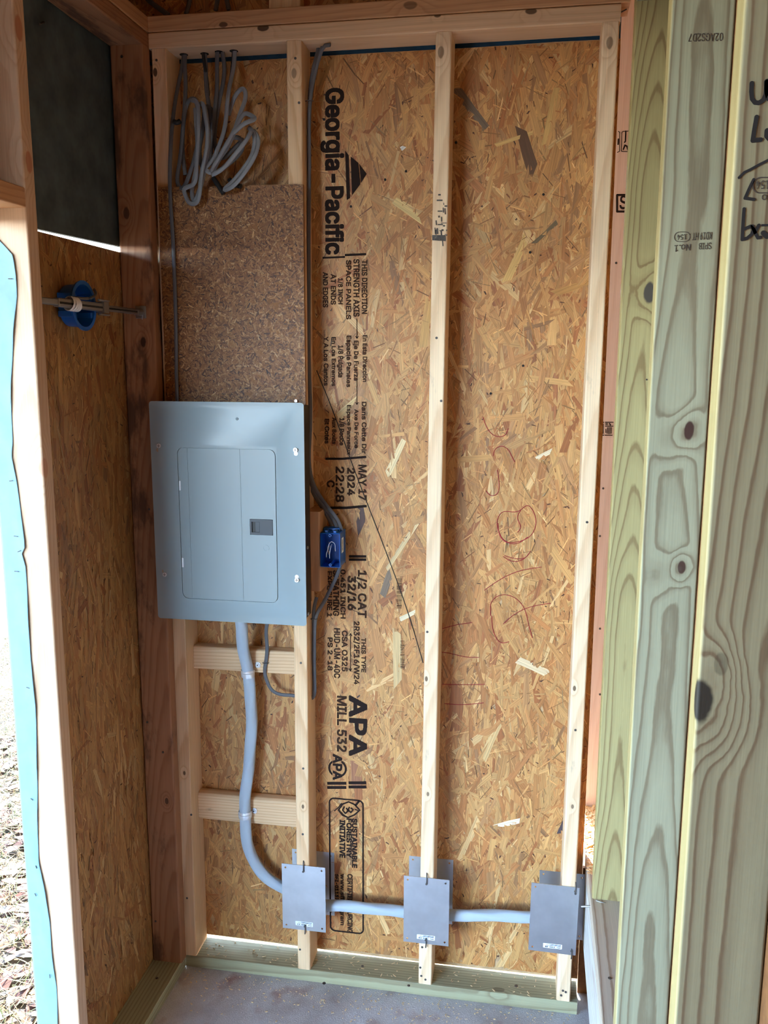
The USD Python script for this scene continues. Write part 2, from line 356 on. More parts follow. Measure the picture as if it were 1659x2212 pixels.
# ---- flakes pressed into a board
PAL = np.array([lin(196, 147, 88), lin(188, 135, 78), lin(180, 124, 70), lin(192, 143, 86), lin(172, 113, 62), lin(160, 98, 53), lin(208, 167, 112), lin(174, 125, 77), lin(150, 106, 66)])
PALW = np.array([.16, .22, .20, .15, .11, .04, .035, .06, .02])
def flakes(u0, u1, v0, v1, n, ln, wd, ang, spread, place, seed, gain=1., height=.0016, pal=None, palw=None, extra=(), sliver=.22, speck=.03):
    """strands of an oriented strand board; place(u, v, h) -> points. extra: (u, v, length, width, angle, colour) laid on top"""
    r = np.random.default_rng(seed); P = PAL if pal is None else pal; PW = PALW if palw is None else palw
    V, F, L, T = [], [], [], []
    big = np.concatenate([r.uniform(ln[0], ln[1], int(n*.62)), r.uniform(ln[0]*.3, ln[0], n-int(n*.62))]); k = len(big)
    order = r.permutation(k)
    items = []
    for i in range(k):
        l = big[order[i]]; w = min(r.uniform(*wd), l*.6)*(1 if l > ln[0] else .45)
        a = ang+r.normal(0, spread) if r.random() < .88 else r.uniform(0, np.pi)
        c = P[r.choice(len(P), p=PW/PW.sum())]*r.uniform(.84, 1.12)*gain
        items.append((r.uniform(u0, u1), r.uniform(v0, v1), l, w, a, c, i/k*height))
    for i in range(int(n*sliver)):
        c = P[r.choice(len(P), p=PW/PW.sum())]*(r.uniform(1.1, 1.35) if r.random() < .55 else r.uniform(.35, .7))*gain
        items.append((r.uniform(u0, u1), r.uniform(v0, v1), r.uniform(.012, .06), r.uniform(.0008, .0032), ang+r.normal(0, spread*1.5), c, height))
    for i in range(int(n*speck)):
        items.append((r.uniform(u0, u1), r.uniform(v0, v1), r.uniform(.003, .011), r.uniform(.0015, .0045), r.uniform(0, np.pi), np.array(lin(84, 50, 28))*r.uniform(.6, 1.4), height))
    items += [(u, v, l, w, a, np.array(c), height+.0002) for u, v, l, w, a, c in extra]
    for j, (u, v, l, w, a, c, h) in enumerate(items):
        m = 3
        s = np.linspace(-.5, .5, m)
        top = np.stack([s*l+r.normal(0, .05*w, m), np.full(m, w/2)+r.normal(0, .07*w, m)], 1)
        bot = np.stack([s[::-1]*l+r.normal(0, .05*w, m), np.full(m, -w/2)+r.normal(0, .07*w, m)], 1)
        for e, it, ib in ((1, -1, 0), (-1, 0, -1)):
            if r.random() < .5:
                k_ = r.uniform(.5, 2.2)*w*e; top[it, 0] += k_*r.random(); bot[ib, 0] -= k_*r.random()*.6
            else:
                top[it, 0] += r.uniform(-.3, .4)*w; bot[ib, 0] += r.uniform(-.3, .4)*w
        q = np.vstack([top, bot]); ca, sa = math.cos(a), math.sin(a)
        uu = np.clip(u+q[:, 0]*ca-q[:, 1]*sa, u0, u1); vv = np.clip(v+q[:, 0]*sa+q[:, 1]*ca, v0, v1)
        tx, ty = r.normal(0, .03, 2)
        hh = h+np.clip(q[:, 0]*tx*.25+q[:, 1]*ty, -.0005, .0005)+.0005
        b = flakes.n
        V.append(place(uu, vv, hh)); L.append(np.stack([q[:, 0]+j*.37, q[:, 1]+j*.11, np.full(len(q), j*.7)], 1)); T.append(np.tile(c, (len(q), 1)))
        F += [(b, b+5, b+4), (b, b+4, b+1), (b+1, b+4, b+3), (b+1, b+3, b+2)]
        flakes.n += 6
    V = np.vstack(V); F = np.array(F); flakes.n = 0
    return trimesh.Trimesh(V, F, process=False), np.vstack(L), np.vstack(T)
flakes.n = 0

# ---- back wall sheathing
OY = .0889
wall = thing('wall_back', 'tan strand-board sheathing behind the studs, printed with dark mill stamps', 'wall', (0, OY, 0), kind='structure')
bot = np.array([(-.10, .0475), (.04, .0475), (.15, .0465), (.32, .0435), (.395, .0425), (.70, .0395), (.90, .0415), (1.09, .0435), (1.15, .0445)])
poly = Polygon([*map(tuple, bot), (1.15, 2.5365), (1.0, 2.5375), (.8, 2.535), (.55, 2.536), (.3, 2.5345), (-.10, 2.5355)])
obj('sheathing', plate_xz(poly, OY+.0005, OY+.012), M['osb_outer'], wall, smooth=False)
XZ = lambda y: (lambda u, v, h: np.stack([u, np.full(len(u), y)-h, v], 1))
def px_strand(px, py, l, w, deg, c):
    p = at(px, py, y=OY-.0018); return (p[0], p[2], l, w, math.radians(deg), lin(*c))
special = [px_strand(1140, 330, .115, .026, 108, (98, 66, 40)), px_strand(1018, 235, .12, .020, 128, (114, 94, 72)), px_strand(880, 452, .075, .020, 148, (214, 184, 122)),
           px_strand(1178, 503, .075, .010, 42, (112, 94, 66)), px_strand(1110, 300, .095, .008, 16, (204, 164, 100)), px_strand(1190, 250, .13, .016, 80, (200, 158, 96)),
           px_strand(853, 990, .12, .020, 66, (216, 190, 140)), px_strand(838, 1255, .09, .018, 70, (122, 102, 82)), px_strand(868, 1180, .16, .012, 58, (206, 176, 126)),
           px_strand(778, 1122, .055, .022, 95, (84, 52, 42)), px_strand(858, 1420, .15, .022, 92, (204, 172, 120)), px_strand(815, 1390, .15, .030, 100, (184, 130, 76)),
           px_strand(1100, 1778, .06, .014, 20, (232, 214, 180)), px_strand(1170, 985, .05, .012, 28, (222, 200, 164)), px_strand(1150, 1440, .09, .02, 158, (214, 188, 148)),
           px_strand(1215, 1785, .05, .012, 70, (70, 58, 60)), px_strand(770, 1675, .075, .026, 92, (158, 104, 70)), px_strand(985, 1530, .13, .035, 88, (156, 98, 54)),
           px_strand(1060, 1600, .12, .02, 70, (206, 168, 112)), px_strand(1030, 990, .1, .016, 5, (186, 138, 80)), px_strand(1235, 620, .09, .016, 20, (180, 130, 70)),
           px_strand(880, 1330, .05, .012, 30, (222, 204, 168)), px_strand(812, 860, .10, .015, 112, (196, 150, 90)), px_strand(1115, 560, .12, .02, 66, (206, 164, 98)),
           px_strand(745, 890, .05, .02, 40, (214, 180, 120)), px_strand(870, 320, .012, .010, 40, (230, 226, 220)), px_strand(920, 700, .13, .018, 84, (190, 146, 84))]
fm, fl, ft = flakes(-.10, 1.15, .05, 2.534, 19000, (.06, .15), (.006, .022), math.pi/2, .45, XZ(OY), 3, extra=special)
obj('strand', fm, M['strand'], wall, smooth=False, vec={'loc': fl, 'tone': ft}, kind='stuff')
obj('outer_wrap', bx(-.10, 1.15, OY+.0165, OY+.038, .052, 2.62), mat('outer_wrap', lin(138, 124, 108), .6), wall, smooth=False)
obj('blue_film', bx(-.09, 1.15, OY+.0125, OY+.016, 2.40, 2.60), M['blue_film'], wall, smooth=False, label='dark blue membrane strip showing above the strand board')
# gable sheathing above the plates
obj('upper_sheathing', bx(-.10, 1.158, OY+.001, OY+.012, 2.622, 2.949), M['osb_base'], wall, smooth=False)
fm, fl, ft = flakes(-.1, 1.157, 2.622, 2.948, 1500, (.05, .12), (.008, .03), math.pi/2, .6, XZ(OY), 5, gain=.95)
obj('strand', fm, M['strand'], wall, smooth=False, vec={'loc': fl, 'tone': ft}, kind='stuff')

# ---- left wall
LX = -.084
DOOR0, DOOR1, DOORZ = -.594, -1.20, 2.07
wl = thing('wall_left', 'strand-board sheathing of the wall with the doorway', 'wall', (LX, 0, 0), kind='structure')
YZ = lambda x: (lambda u, v, h: np.stack([np.full(len(u), x)+h, -u, v], 1))
lp = Polygon([(-.10, .02), (.556, .02), (.556, 2.0565), (.40, 2.0562), (.044, 2.0562), (-.10, 2.0562)])
def plate_yz(poly, x0, x1):
    m = trimesh.creation.extrude_polygon(poly, abs(x1-x0), engine='earcut'); v = np.array(m.vertices)
    m2 = trimesh.Trimesh(np.stack([min(x0, x1)+v[:, 2], -v[:, 0], v[:, 1]], 1), np.array(m.faces), process=False)
    if m2.volume < 0: m2.invert()
    return m2
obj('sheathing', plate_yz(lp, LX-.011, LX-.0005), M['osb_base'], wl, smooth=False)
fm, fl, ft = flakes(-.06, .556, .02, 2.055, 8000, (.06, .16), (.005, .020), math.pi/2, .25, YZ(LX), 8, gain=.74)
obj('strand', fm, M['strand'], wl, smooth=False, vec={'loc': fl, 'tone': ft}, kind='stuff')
up = Polygon([(-.11, 2.0745), (.044, 2.0712), (.40, 2.0620), (.60, 2.058), (.60, 2.9), (-.11, 2.9)])
bb = obj('sheathing_panel', plate_yz(up, LX-.016, LX-.004), M['black_board'], smooth=False, label='black coated sheathing panel above the strand board on the doorway wall', cat='panel')
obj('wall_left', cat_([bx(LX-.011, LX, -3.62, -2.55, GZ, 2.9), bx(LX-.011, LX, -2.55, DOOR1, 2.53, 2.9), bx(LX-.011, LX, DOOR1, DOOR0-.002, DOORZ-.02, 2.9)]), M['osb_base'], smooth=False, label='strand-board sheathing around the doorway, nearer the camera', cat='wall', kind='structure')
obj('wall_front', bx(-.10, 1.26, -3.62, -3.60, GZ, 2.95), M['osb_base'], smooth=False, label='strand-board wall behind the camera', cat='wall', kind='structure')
# right wall, front wall and roof keep the daylight to the doorway
obj('wall_right', bx(1.2575, 1.2685, -3.6, 2.2, GZ, 2.95), M['osb_base'], smooth=False, label='strand-board sheathing behind the treated studs', cat='wall', kind='structure')
obj('wall_corner', bx(1.1515, 1.2565, .0895, .101, GZ, .391), M['osb_base'], smooth=False, label='dark strand-board infill below the treated sill', cat='wall', kind='structure')
obj('porch_roof', bx(-1.9, -.112, -3.9, 1.3, 2.62, 2.64), M['osb_base'], smooth=False, label='low porch roof outside the doorway', cat='roof', kind='structure')
obj('ceiling', bx(-1.7, 1.8, -3.9, 3.25, 2.95, 2.97), M['osb_base'], smooth=False, label='strand-board roof decking', cat='ceiling', kind='structure')

# ------------------------------------------------------------------ framing
S1, S2, S3, S4 = (0., .011), (.3486, .357), (.703, .720), (1.089, 1.101)
HZ = 2.544; T = .0381; D = .0889
KN = lin(96, 58, 34)
M['spf_a'] = wood('spf_a', SPF_E, SPF_L, (.02, .09), .03, 120, .02, .55, knots=((.0, -.0445, 2.49, .006, .02, .9), (.004, -.0445, .62, .004, .01, .8)), stain=(lin(120, 98, 78), .66, 16.), seed=1.)
M['spf_b'] = wood('spf_b', SPF_E, SPF_L, (-.03, .10), .04, 110, .02, .5, knots=((.006, -.0445, 1.13, .005, .01, .8), (.004, -.0445, .55, .004, .01, .8), (-.004, -.0445, 1.74, .005, .01, .8), (.0, -.0445, 1.83, .004, .01, .8), (.008, -.0445, 2.47, .007, .02, .55)), stain=(lin(130, 116, 98), .68, 12.), seed=2.)
M['spf_c'] = wood('spf_c', lin(232, 204, 168), SPF_L, (.05, .12), .05, 90, .02, .35, knots=((-.006, -.0445, .95, .0045, .01, .8), (.002, -.0445, .62, .004, .01, .7), (.011, -.0445, 2.5, .008, .02, .6)), stain=(lin(140, 130, 122), .66, 10.), seed=3.)
M['spf_d'] = wood('spf_d', lin(160, 114, 82), lin(132, 86, 57), (.03, .07), .05, 120, .02, .6, knots=((-.02, -.019, 2.15, .009, .02, .8), (.01, -.019, 1.83, .008, .02, .95), (.02, -.019, .55, .006, .02, .8)), stain=(lin(52, 38, 32), .52, 9.), seed=4.)
M['spf_e'] = wood('spf_e', lin(218, 184, 148), lin(190, 146, 108), (.0, .08), .02, 80, .02, .3, knots=((-.0445, .014, .300, .009, .03, .9), (-.0445, .014, .94, .008, .03, .85), (-.0445, .017, .724, .005, .02, .8)), stain=(lin(150, 110, 78), .70, 10.), seed=5.)
M['spf_f'] = wood('spf_f', lin(192, 146, 106), lin(156, 106, 70), (.01, .06), .03, 90, .02, .4, knots=((-.0445, -.012, .20, .007, .02, .8), (-.0445, .004, .66, .010, .02, .6)), stain=(lin(110, 70, 44), .66, 8.), seed=6.)
M['spf_g'] = wood('spf_g', lin(198, 166, 136), lin(172, 132, 100), (.02, .05), .04, 90, .02, .4, knots=((.049, -.012, 1.57, .012, .03, .4), (.049, .002, 2.159, .012, .03, .75), (.049, -.004, 2.395, .014, .03, .75)), kcol=lin(170, 104, 76), stain=(lin(110, 70, 50), .7, 10.), seed=7.)
M['spf_pink'] = wood('spf_pink', lin(212, 182, 166), lin(198, 156, 136), (.06, .10), .04, 80, .02, .25, seed=8., stain=(lin(170, 122, 96), .7, 10.), blotch=.06)
M['pt_a'] = wood('pt_a', PT_E, PT_L, (.004, .030), .030, 150, .030, .75, side=PT_Y, knots=((.013, -.019, 1.937, .014, .016, .95),), kcol=lin(70, 66, 62), seed=9.3, flat=.62, blotch=.06)
M['pt_b'] = wood('pt_b', lin(150, 148, 122), lin(108, 94, 72), (-.004, .028), .020, 105, .040, .75, side=PT_Y, knots=((.018, -.019, 1.6745, .009, .022, .95), (.020, -.019, 1.444, .007, .022, .9), (-.012, -.019, 1.66, .010, .016, 0), (-.006, -.019, 1.43, .010, .014, 0)), kcol=lin(58, 32, 26), seed=12.1, flat=.55, blotch=.08)
M['pt_c'] = wood('pt_c', lin(138, 130, 102), lin(98, 76, 54), (.030, .035), .022, 95, .036, .8, side=PT_Y, knots=((-.043, -.019, 1.418, .015, .022, .97), (-.024, -.019, 1.462, .008, .014, .4), (-.012, -.019, 1.405, .012, .016, 0)), kcol=lin(36, 30, 24), seed=15.7, flat=.55, blotch=.08)
M['pt_sole'] = wood('pt_sole', lin(160, 156, 124), lin(120, 106, 80), (.03, .02), .012, 95, .012, .55, knots=((-.03, .019, .93, .010, .02, .5),), stain=(lin(150, 112, 78), .63, 6.), seed=18., flat=.5)
M['pt_grey'] = wood('pt_grey', lin(206, 204, 194), lin(176, 150, 136), (.05, .06), .03, 70, .02, .55, seed=20., flat=.5)
M['pt_ledge'] = wood('pt_ledge', lin(204, 190, 168), lin(150, 116, 90), (.0, -.06), .012, 110, .015, .7, seed=21., flat=.6, stain=(lin(160, 132, 110), .62, 7.))

def stick(name, b, axis, material, label=None, cat='stud', parent=None, seed=0, r=.003, lean=0., wave=.0004, group=None):
    m = lumber(*b, axis=axis, r=r, wave=wave, seed=seed, lean=lean)
    return obj(name, m, material, parent, smooth=35, loc=grain(*b, axis, seed), label=label, cat=None if parent is not None else cat, group=group)

def studding(name, b, material, label, lean=0., axis='z', marks=(), cat='stud', r=.003, seed=0, wave=.0004):
    """a stud with its nail heads: thing > board, nail_head..."""
    t = thing(name, label, cat, ((b[0]+b[1])/2, (b[2]+b[3])/2, b[4]))
    stick('board', b, axis, material, parent=t, seed=seed, r=r, lean=lean, wave=wave)
    for (x, y, z, ax, rad) in marks:
        obj('nail_head', disc((x, y, z), rad, ax, .0016, 10), M['dark_steel'], t, smooth=30)
    return t

def mk(pxs, y=0., rad=.0032):
    return [(*at(px, py, y=y), 'y', rad) for px, py in pxs]

studding('wall_stud', (S1[0], S1[0]+T, 0, D, T, HZ), M['spf_a'], 'narrow stud in the corner, at the far left behind the breaker panel', S1[1]-S1[0], marks=mk([(338, 130), (404, 1940), (413, 1760)]), seed=1)
studding('wall_stud', (S2[0], S2[0]+T, 0, D, T, HZ), M['spf_b'], 'stud that carries the right edge of the grey breaker panel', S2[1]-S2[0], marks=mk([(638, 126), (646, 222), (650, 1432), (655, 1660), (648, 2051), (654, 1802)]), seed=2, r=.005)
studding('wall_stud', (S3[0], S3[0]+T, 0, D, T, HZ), M['spf_c'], 'pale stud standing free in the middle of the strand-board wall', S3[1]-S3[0], marks=mk([(943, 730), (953, 866), (923, 1365), (912, 2046), (908, 2090), (910, 2108), (919, 2116)]), seed=3, r=.005)
studding('wall_stud', (S4[0], S4[0]+T, 0, D, T, HZ), M['spf_c'], 'pale stud at the right end of the panel wall, split at its foot', S4[1]-S4[0], marks=mk([(1268, 1128), (1243, 1577), (1216, 2140), (1212, 2150), (1222, 2143)]), seed=9, r=.005)
studding('corner_post', (LX+.003, .008, -.0381, -.0005, T, HZ), M['spf_d'], 'stained brown stud turned flat in the corner left of the breaker panel', marks=mk([(263, 122), (322, 1100), (318, 1560), (336, 1990), (352, 1625)], y=-.0385), seed=4, r=.006, wave=.0012)
studding('door_stud', (LX-.009, .005, -.594, -.556, T, HZ), M['spf_g'], 'bright doorway stud with red knots, half covered by pale blue wrap', seed=7, r=.004)

XR = 1.141
studding('bottom_plate', (.004, S4[0]+T+.019, 0, D, 0, T), M['pt_sole'], 'greenish treated sole plate on the slab under the panel wall', axis='x', cat='plate', seed=18,
         marks=[(*at(700, 2124, z=T), 'z', .005), (*at(783, 2087, z=T), 'z', .004), (*at(883, 2129, z=T), 'z', .004), (*at(1115, 2130, z=T), 'z', .005)])
studding('side_plate', (LX, .004, -.594, 0.0, 0, T), M['pt_sole'], 'brownish sole plate along the floor of the doorway wall', axis='y', cat='plate', seed=19, marks=[(*at(339, 2113, z=T), 'z', .004)])
studding('top_plate', (.005, XR, 0, D, HZ, HZ+T), M['spf_e'], 'lower top plate across the panel wall, drilled for cables', axis='x', cat='plate', seed=5, r=.004)
studding('top_plate', (.005, XR+.02, 0, D, HZ+T+.001, HZ+2*T), M['spf_f'], 'darker upper top plate lying on the drilled plate', axis='x', cat='plate', seed=6)
studding('side_top_plate', (LX, .004, -2.3, D, HZ, HZ+T), M['spf_d'], 'lower top plate over the black panel and the doorway', axis='y', cat='plate', seed=13, wave=.0012, r=.005)
studding('side_top_plate', (LX, .004, -2.3, D, HZ+T+.001, HZ+2*T), M['spf_f'], 'upper top plate along the doorway wall', axis='y', cat='plate', seed=14)
studding('cripple_stud', (.302, .382, .045, .083, HZ+2*T, 2.95), M['spf_c'], 'short flat stud above the top plates, behind the cable holes', cat='stud', seed=16)
studding('door_header', (LX+.01, .005, DOOR1, -.5945, 2.072, 2.1095), M['spf_f'], 'flat header board across the top of the doorway', axis='y', cat='header', seed=17)
B0, B1 = at(530, 1402, y=.051)[2], at(530, 1452, y=.051)[2]
B2, B3 = at(535, 1722, y=.051)[2], at(535, 1780, y=.051)[2]
studding('blocking', (S1[0]+T+.0045, S2[0]+.003, .0508, D, B1, B0), M['spf_b'], 'upper cross block under the breaker panel, split along its middle', axis='x', cat='block', seed=22, r=.006)
studding('blocking', (S1[0]+T+.0025, S2[0]+.001, .0508, D, B3, B2), M['spf_a'], 'lower cross block between the corner stud and the panel stud', axis='x', cat='block', seed=23, r=.011, wave=.001)
studding('box_block', (.3915, .429, 0, D, 1.176, 1.392), M['spf_f'], 'short wood block beside the panel stud carrying the blue outlet box', cat='block', seed=25, r=.006, wave=.001)

# right wall: treated studs on a raised rim
RX0, RX1 = 1.163, 1.257
studding('rim_board', (1.157, 1.195, -3.2, .075, .19, .392), M['pt_grey'], 'pale edge board running towards the camera at the lower right', axis='y', cat='board', seed=30)
sill = studding('treated_sill', (1.157, 1.257, -3.2, .42, .392, .43), M['pt_ledge'], 'weathered treated sill under the right-hand studs', axis='y', cat='plate', seed=31, marks=[(*at(1317, 2113, z=.43), 'z', .004)])
for y, mm, lb, sd in ((-.11, 'pt_a', 'yellow-green treated stud with cathedral grain, farthest of the treated studs', 32), (-.70, 'pt_b', 'pale treated stud with two dark red knots and an upside-down grade stamp', 33), (-1.24, 'pt_c', 'nearest treated stud, handwritten in black marker', 34)):
    studding('treated_stud', (RX0, RX1, y, y+T, .43, HZ), M[mm], lb, seed=sd, r=.004, marks=mk([(1397, 820)], y=-.1105, rad=.002) if y > -.2 else ())
studding('far_stud', (1.150, RX1, .37, .37+T, .43, 2.95), M['spf_pink'], 'pinkish stud with black lumber stamps seen past the end of the panel wall', seed=35, marks=mk([(1331, 568), (1333, 960), (1303, 1055), (1296, 1158), (1296, 1358), (1296, 1500)], y=.3695))
studding('treated_stud', (1.2695, 1.3075, -1.30, -1.21, .43, HZ), M['pt_a'], 'knotty stud edge showing at the bottom right corner', seed=36)
studding('right_top_plate', (RX0, RX1, -3.2, -.07, HZ, HZ+T), M['pt_b'], 'top plate over the treated studs', axis='y', cat='plate', seed=37)

# ------------------------------------------------------------------ writing
def text_on(txt, P0, P1, up, normal, mat_, parent, bold=False, depth=.0004, name='lettering', fat=0.):
    """lettering from P0 to P1; up: vector of a capital's height; normal: towards the reader"""
    up = np.array(up, float); h = np.linalg.norm(up)
    m = meshkit.text_mesh(txt, h, depth, bold); v = np.array(m.vertices); x0, x1 = v[:, 0].min(), v[:, 0].max()
    e = (np.asarray(P1)-np.asarray(P0)); en = e/np.linalg.norm(e); un = up/h
    V = np.asarray(P0)+((v[:, :1]-x0)/(x1-x0))*e+(v[:, 1:2]/h)*up+v[:, 2:3]*np.asarray(normal, float)
    if fat:
        k = [fat*h*(a*en+b*un)+j*.00002*np.asarray(normal, float) for j, (a, b) in enumerate(((1, 1), (1, -1), (-1, 1), (-1, -1)))]
        m = trimesh.Trimesh(np.vstack([V+q for q in k]), np.vstack([np.array(m.faces)+i*len(V) for i in range(4)]), process=False)
    else: m = trimesh.Trimesh(V, np.array(m.faces), process=False)
    if m.volume < 0: m.invert()
    return obj(name, m, mat_, parent, smooth=False)

TY = OY-.0029
def stamp(txt, xb, xt, y0, y1, mat_='ink', bold=False, dx=0., parent=wall, name='lettering'):
    """a line of the mill stamp, read downwards; xb, xt: the letters' foot and head columns in the photograph"""
    a, b, c = at(xb, y0, y=TY), at(xb+dx, y1, y=TY), at(xt, y0, y=TY)
    return text_on(txt, a, b, ((c-a)[0], 0, 0), (0, -1, 0), M[mat_], parent, True, name=name, fat=.028 if len(txt) > 14 and bold else .03 if bold else .018)

def ink_poly(pts, mat_='ink_bold', parent=wall, y=TY, name='stamp_mark'):
    q = [at(px, py, y=y) for px, py in pts]
    return obj(name, plate_xz(Polygon([(p[0], p[2]) for p in q]), y, y-.0004), M[mat_], parent, smooth=False)

def ink_line(pts, w, mat_='ink_bold', parent=wall, y=TY, name='stamp_line', cap=2):
    q = [at(px, py, y=y) for px, py in pts]
    s = LineString([(p[0], p[2]) for p in q]).buffer(w/2, 4, cap_style=cap, join_style=1)
    return obj(name, plate_xz(s, y, y-.0004), M[mat_], parent, smooth=False)

stamp('Georgia-Pacific', 705, 741, 192, 549, 'ink_bold', True)
lo = [Polygon([(p[0], p[2]) for p in [at(*q, y=TY) for q in s]]) for s in ([(745.5, 325), (753, 335), (756, 428), (749, 432)], [(757.5, 338), (774, 352), (778, 398), (760.5, 422)], [(776, 354), (792, 375.5), (780, 395)])]
obj('stamp_logo', cat_([plate_xz(p, TY, TY-.0004) for p in lo]), M['ink_bold'], wall, smooth=False)
ink_line([(697, 557), (745, 555)], .0045); ink_line([(745, 551), (791, 549)], .0055)
for t, xb, xt, y0, y1 in [('THIS DIRECTION', 782, 793, 562, 678), ('STRENGTH AXIS', 764, 776, 560, 684), ('SPACE PANELS', 748, 758, 562, 690), ('1/8 INCH', 731, 740, 601, 657), ('AT ENDS', 715, 725, 592, 658), ('AND EDGES', 698, 708, 588, 664),
                          ('En Esta Direccion', 784, 793, 724, 825), ('Eje De Fuerza', 765, 774, 736, 822), ('Espacie Paneles', 749, 758, 725, 836), ('1/8 Pulgada', 731, 741, 746, 815), ('En Los Extremos', 717, 725, 728, 834), ('Y A Los Cantos', 700, 709, 727, 833),
                          ('Dans Cette Dir', 782, 791, 868, 980), ('Axe De Force', 766, 774, 884, 968), ('Espace Panneaux', 750, 758, 875, 982), ('1/8 Pouce', 734, 743, 903, 962), ('Aux Bouts', 718, 726, 902, 959), ('Et Cotes', 702, 711, 905, 958)]:
    stamp(t, xb, xt, y0, y1)
for y0, y1 in ((688, 731), (822, 874)):
    ink_line([(771, y0), (771, y1)], .0016); ink_line([(768, y1-5), (771, y1), (774, y1-5)], .0016)
ink_line([(703, 991), (740, 991), (791, 987)], .006); ink_line([(713, 1097), (748, 1097), (792, 1093)], .0068)
for t, xb, xt, y0, y1, b in [('MAY 17', 775, 791, 1004, 1080, False), ('2024', 751, 766, 1011, 1070, True), ('22:28', 726, 743, 1008, 1084, False), ('C', 707, 722, 1038, 1052, True)]:
    stamp(t, xb, xt, y0, y1, 'ink', b)
ink_line([(754, 1202), (791, 1202)], .0065); ink_line([(754, 1209), (791, 1209)], .0065)
for t, xb, xt, y0, y1, b in [('1/2 CAT', 774, 791, 1232, 1334, False), ('32/16', 752, 768, 1244, 1318, True), ('0.451 INCH', 736, 746, 1230, 1336, False), ('SHEATHING', 720, 732, 1232, 1330, False), ('EXPOSURE 1', 707, 717, 1234, 1332, False),
                             ('THIS TYPE', 781, 790, 1378, 1452, False), ('2R32/2F16/W24', 765, 776, 1342, 1478, False), ('CSA O325', 739, 750, 1362, 1450, False), ('HUD-UM-40C', 722, 734, 1357, 1464, False), ('PS 2-18', 708, 718, 1377, 1448, False),
                             ('MILL 532', 729, 748, 1503, 1623, False)]:
    stamp(t, xb, xt, y0, y1, 'ink', b)
ink_line([(757, 1370), (757, 1448)], .0018); ink_line([(754, 1374), (757, 1368), (760, 1374)], .0016); ink_line([(754, 1444), (757, 1450), (760, 1444)], .0016)
stamp('APA', 756, 791, 1503, 1632, 'ink_bold', True)
c0, c1 = at(729, 1660, y=TY), at(749, 1660, y=TY); rr = c1[0]-c0[0]
ring = Point(c0[0], c0[2]).buffer(rr, 24).difference(Point(c0[0], c0[2]).buffer(rr*.80, 24)).difference(sbox(c0[0]-rr*.55, c0[2]-2*rr, c0[0]+rr*.42, c0[2]+2*rr))
obj('stamp_logo', cat_([plate_xz(p, TY, TY-.0004) for p in getattr(ring, 'geoms', [ring])]), M['ink_bold'], wall, smooth=False)
stamp('APA', 720, 738, 1629, 1684, 'ink_bold', True)
for y in (1692, 1701):
    ink_line([(707, y), (748, y)], .0085, cap=2); ink_line([(753, y-1), (791, y-1)], .0085)
q = [at(*p, y=TY) for p in ((710, 1722), (786, 2019))]
fr = rrect(q[0][0], q[1][0], q[1][2], q[0][2], .016)
obj('stamp_frame', plate_xz(fr.difference(fr.buffer(-.0042)), TY, TY-.0004), M['ink_bold'], wall, smooth=False)
eye = [(731, 1750), (740, 1737), (753, 1732), (766, 1738), (777, 1750), (766, 1760), (752, 1766), (740, 1761), (731, 1750)]
ink_line(eye, .0042); ink_line([(722, 1752), (731, 1744), (738, 1735)], .003); ink_line([(744, 1742), (740, 1750), (746, 1757), (752, 1752), (748, 1745)], .004); ink_line([(755, 1743), (752, 1750), (758, 1755), (763, 1749), (757, 1745)], .004)
ink_line([(768, 1740), (776, 1730)], .006); ink_line([(766, 1748), (774, 1751)], .003)
for t, xb, xt, y0, y1 in [('SUSTAINABLE', 761, 771, 1768, 1874), ('FORESTRY', 749, 759, 1768, 1852), ('INITIATIVE', 734, 745, 1771, 1852), ('CERTIFIED SOURCING', 751, 761, 1888, 2014), ('www.sfiprogram', 736, 744, 1888, 1998), ('SFI-01137', 724, 731, 1888, 1944)]:
    stamp(t, xb, xt, y0, y1, 'ink_bold' if t[0] in 'SFI' and len(t) < 12 else 'ink', True)
for x0, x1, y0, y1, nb in ((857, 868, 1250, 1316, 22), (865, 874, 1384, 1446, 26)):
    r = np.random.default_rng(nb); bars = []
    for i in range(nb):
        a = y0+(y1-y0)*i/nb; p0, p1 = at(x0, a, y=TY), at(x1, a+(y1-y0)/nb*r.uniform(.3, .75), y=TY); bars.append(bx(p0[0], p1[0], TY, TY-.0004, p0[2], p1[2]))
    obj('barcode', cat_(bars), M['ink'], wall, smooth=False)
